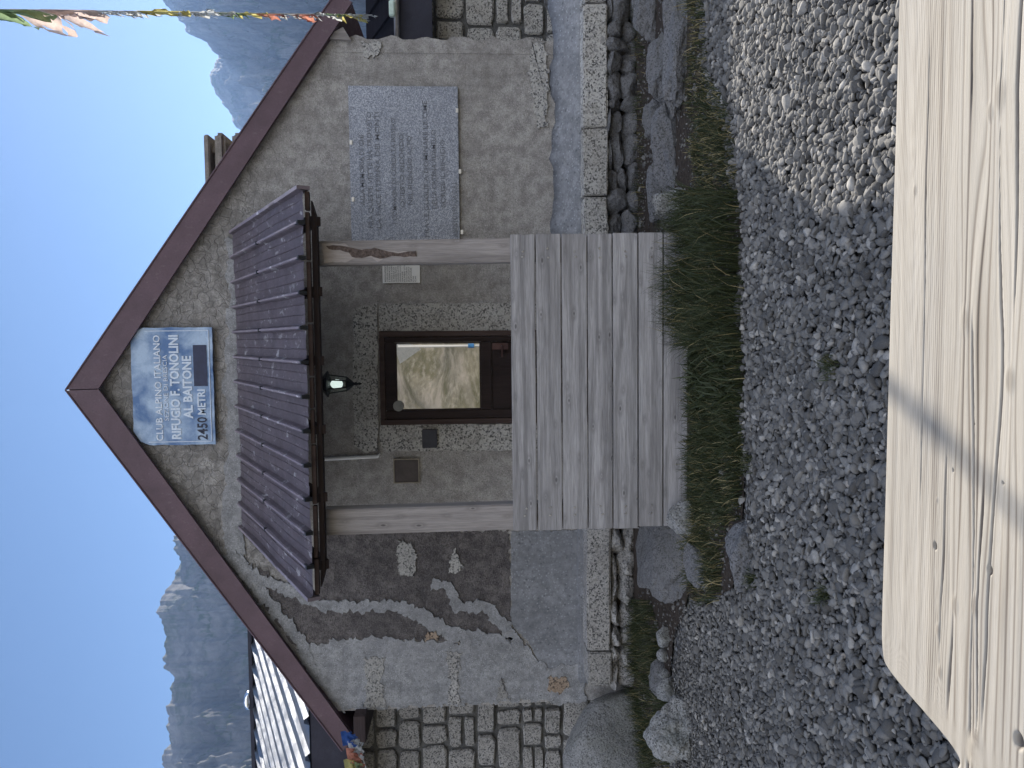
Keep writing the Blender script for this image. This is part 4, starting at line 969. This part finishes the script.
tint=np.clip(.18+.80*ring*(.4+fbm(X*2+5,Y*5,3))+.55*(fine-.5)+.22*(fbm(X*2,Y*7,4)-.5)*2,0,1); tint=np.maximum(tint,np.maximum(cr*.97,hl)); tint=np.maximum(tint,dk*.85)
v=np.stack([X,Y,Z],-1).reshape(-1,3)
# underside + rim
bx=np.stack([xs,ty_,np.full_like(xs,TZ-.06)],-1); fx=np.stack([xs,np.full_like(xs,y0),np.full_like(xs,TZ-.06)],-1)
nb=len(v); v=np.concatenate([v,bx,fx]); f=grid_faces(900,nyv)
i=np.arange(899); tp=i*nyv+nyv-1
f2=np.stack([tp,tp+nyv,nb+i+1,nb+i],-1); f3=np.stack([nb+i,nb+i+1,nb+900+i+1,nb+900+i],-1); f4=np.stack([nb+900+i,nb+900+i+1,(i+1)*nyv,i*nyv],-1)
t=NT('bleached_wood'); a=t.attr('tint'); v_=t.map((.06,1,1)); n=t.noise(v_,420,4,.7); big=t.noise(t.map((.4,1,1)),5,4,.6)
c=t.ramp(a,[(0,(.365,.335,.29)),(.30,(.29,.265,.225)),(.60,(.17,.145,.118)),(.85,(.08,.065,.055)),(1,(.02,.018,.016))]); c=t.mix(t.ramp(n,[(.3,.22),(.55,0.0)]),c,(.15,.13,.11)); c=t.mix(t.ramp(big,[(.45,0.0),(.75,.35)]),c,(.25,.245,.235)); t.bump(n,.35,.0015)
M['bleached']=t.fin(c,.8,0,.2)
npmesh('table_top',v,np.concatenate([f,f2,f3,f4]),M['bleached'],tb,smooth=True,tint=np.concatenate([tint.ravel(),np.full(1800,.35)]))
for x in (-.25,.95):
    bm=bmesh.new(); box(bm,x,x+.12,.62,1.08,0,TZ-.064,.01); obj('leg',bm,M['post'],tb)

# ================================================================ FLAGS AND POLES
A0=W(372,15,6.78); B0=Vector((-2.63,-6.5,10.95))
MX=Vector((B0.x,B0.y,0))
bm=bmesh.new(); tube(bm,[MX,MX+Vector((0,0,5.5)),MX+Vector((0,0,11.1))],[.06,.05,.04],12)
tag(obj('flag_mast',bm,M['post'],None,MX,True),'tall timber mast behind the viewer holding up the prayer flag string','mast')
fcol={'white':(.62,.64,.64),'yellow':(.62,.56,.22),'green':(.26,.36,.20),'red':(.58,.26,.19),'blue':(.06,.14,.42),'pink':(.66,.54,.50)}
FM={}
for k,c in fcol.items():
    t=NT('flag_cloth_'+k); v_=t.map(); n=t.noise(v_,40,4,.6); cc=t.mix(t.ramp(n,[(.35,0.0),(.65,1.0)]),tuple(x*.75 for x in c),c)
    t.fin(cc,.8,0,.1); tr=t.n('ShaderNodeBsdfTranslucent'); t.l(cc,tr.inputs['Color']); mx=t.n('ShaderNodeMixShader'); mx.inputs[0].default_value=.55
    t.l(t.b.outputs[0],mx.inputs[1]); t.l(tr.outputs[0],mx.inputs[2]); t.l(mx.outputs[0],t.t.nodes['Material Output'].inputs[0]); FM[k]=t.m
def CP(t): return A0.lerp(B0,t)+Vector((0,0,-SAG*4*t*(1-t)))
SAG=.10
ps=empty('prayer_flags',A0,'long string of tattered coloured prayer flags running from the right eave of the hut','prayer flags')
bm=bmesh.new(); tube(bm,[CP(i/24) for i in range(25)],.004,5); obj('cord',bm,M['white'],ps)
def flag(P,u_,size,mat,parent,seed,drop,frag=0.35):
    # ragged cloth hanging off the cord: along = cord direction, fall = mostly down with wind
    rnd=random.Random(seed); nu,nv=12,9; bm=bmesh.new(); g=[]
    for i in range(nu):
        col=[]
        L=1-frag*rnd.random()*(.5+.5*math.sin(i*2.1+seed))
        for j in range(nv):
            a=i/(nu-1); b=j/(nv-1)*L; w_=math.sin(a*9+seed+b*3)*.18*b+math.sin(b*7+seed*2)*.06
            p=P+u_*(a*size)+drop*(b*size*.9)+Vector((0,1,0))*(w_*size)+Vector((rnd.uniform(-1,1),rnd.uniform(-1,1),rnd.uniform(-1,1)))*.012*b
            col.append(bm.verts.new(p))
        g.append(col)
    for i in range(nu-1):
        for j in range(nv-1):
            if j>nv*.55 and rnd.random()<.22: continue
            bm.faces.new((g[i][j],g[i+1][j],g[i+1][j+1],g[i][j+1]))
    return obj('flag',bm,mat,parent,smooth=True)
seq=['white','yellow','green','white','red','white','red','yellow','green','white','white','yellow','white','white','white','pink','pink','green','green','white','yellow','white','green','white','red','white']
L=(B0-A0); u_=L.normalized(); s0=.02
for i,k in enumerate(seq):
    sz=random.uniform(.20,.36); P=CP(s0/L.length)
    dr=random.uniform(.20,.34) if s0<2.6 else random.uniform(.40,.80)
    flag(P,u_,sz,FM[k],ps,i*3+1,Vector((-.25+random.uniform(-.25,.2),.1,-.8)).normalized()*dr,.75)
    s0+=sz*random.uniform(.45,.8)
# bundle tied at the left end of the verge
B=W(352,746,6.84); fb=empty('prayer_flags',B,'small bunch of blue, white and red prayer flags at the left verge end','prayer flags')
bm=bmesh.new(); tube(bm,[B+Vector((.08,.06,.05)),B,B+Vector((-.05,-.01,-.08)),B+Vector((-.35,0,-.16))],.005,5); obj('cord',bm,M['white'],fb)
for i,(k,a,b) in enumerate((('blue',347,740),('blue',353,742),('white',354,749),('white',358,752),('red',352,757),('red',358,762),('yellow',350,768),('green',357,770))):
    P=W(a-4,b+6,6.82-.01*i); flag(P,Vector((.9,.1,.15)).normalized(),.13,FM[k],fb,50+i,Vector((.1,-.15,-1)).normalized()*.9,.5)
# flag pole behind the viewer, seen mirrored in the door glass
px_=W(440,346,WY); dref=2*WY+2.5; k=dref/WY
PX=px_.x*k; PYy=-2.5; pz=lambda pxl: 1.5+(W(pxl,346,WY).z-1.5)*k
fp=empty('flag_pole',(PX,PYy,0),'white pole with a limp white flag, seen only mirrored in the door glass','flagpole')
bm=bmesh.new(); tube(bm,[(PX,PYy,0),(PX,PYy,pz(398))],.028,10); obj('pole',bm,M['white'],fp,smooth=True)
bm=bmesh.new(); tube(bm,[(PX,PYy,pz(474)),(PX,PYy,pz(468))],.05,10); obj('pole_band',bm,simple('blue_band',(.05,.22,.5),.5),fp)
bm=bmesh.new(); z_=pz(402)
prism(bm,[(PX-.02,PYy,z_+.25),(PX+.35,PYy,z_+.10),(PX+.12,PYy,z_-.05),(PX-.06,PYy,z_-.42),(PX-.38,PYy,z_+.05),(PX-.15,PYy,z_+.12)],Vector((0,.01,0))); obj('flag',bm,FM['white'],fp)

# ================================================================ AIR
bm=bmesh.new(); print('top',TOPZ); box(bm,-2200,2200,-2200,2200,-32,max(TOPZ)+6); hz=obj('haze',bm,None)
hm=bpy.data.materials.new('haze_air'); hm.use_nodes=True; t_=hm.node_tree; t_.nodes.clear(); out=t_.nodes.new('ShaderNodeOutputMaterial'); pv=t_.nodes.new('ShaderNodeVolumePrincipled')
pv.inputs['Color'].default_value=(.32,.54,1,1); pv.inputs['Density'].default_value=.00021; pv.inputs['Anisotropy'].default_value=.35
t_.links.new(pv.outputs[0],out.inputs['Volume']); hz.data.materials.append(hm); tag(hz,kind='stuff')
sc.cycles.volume_bounces=0
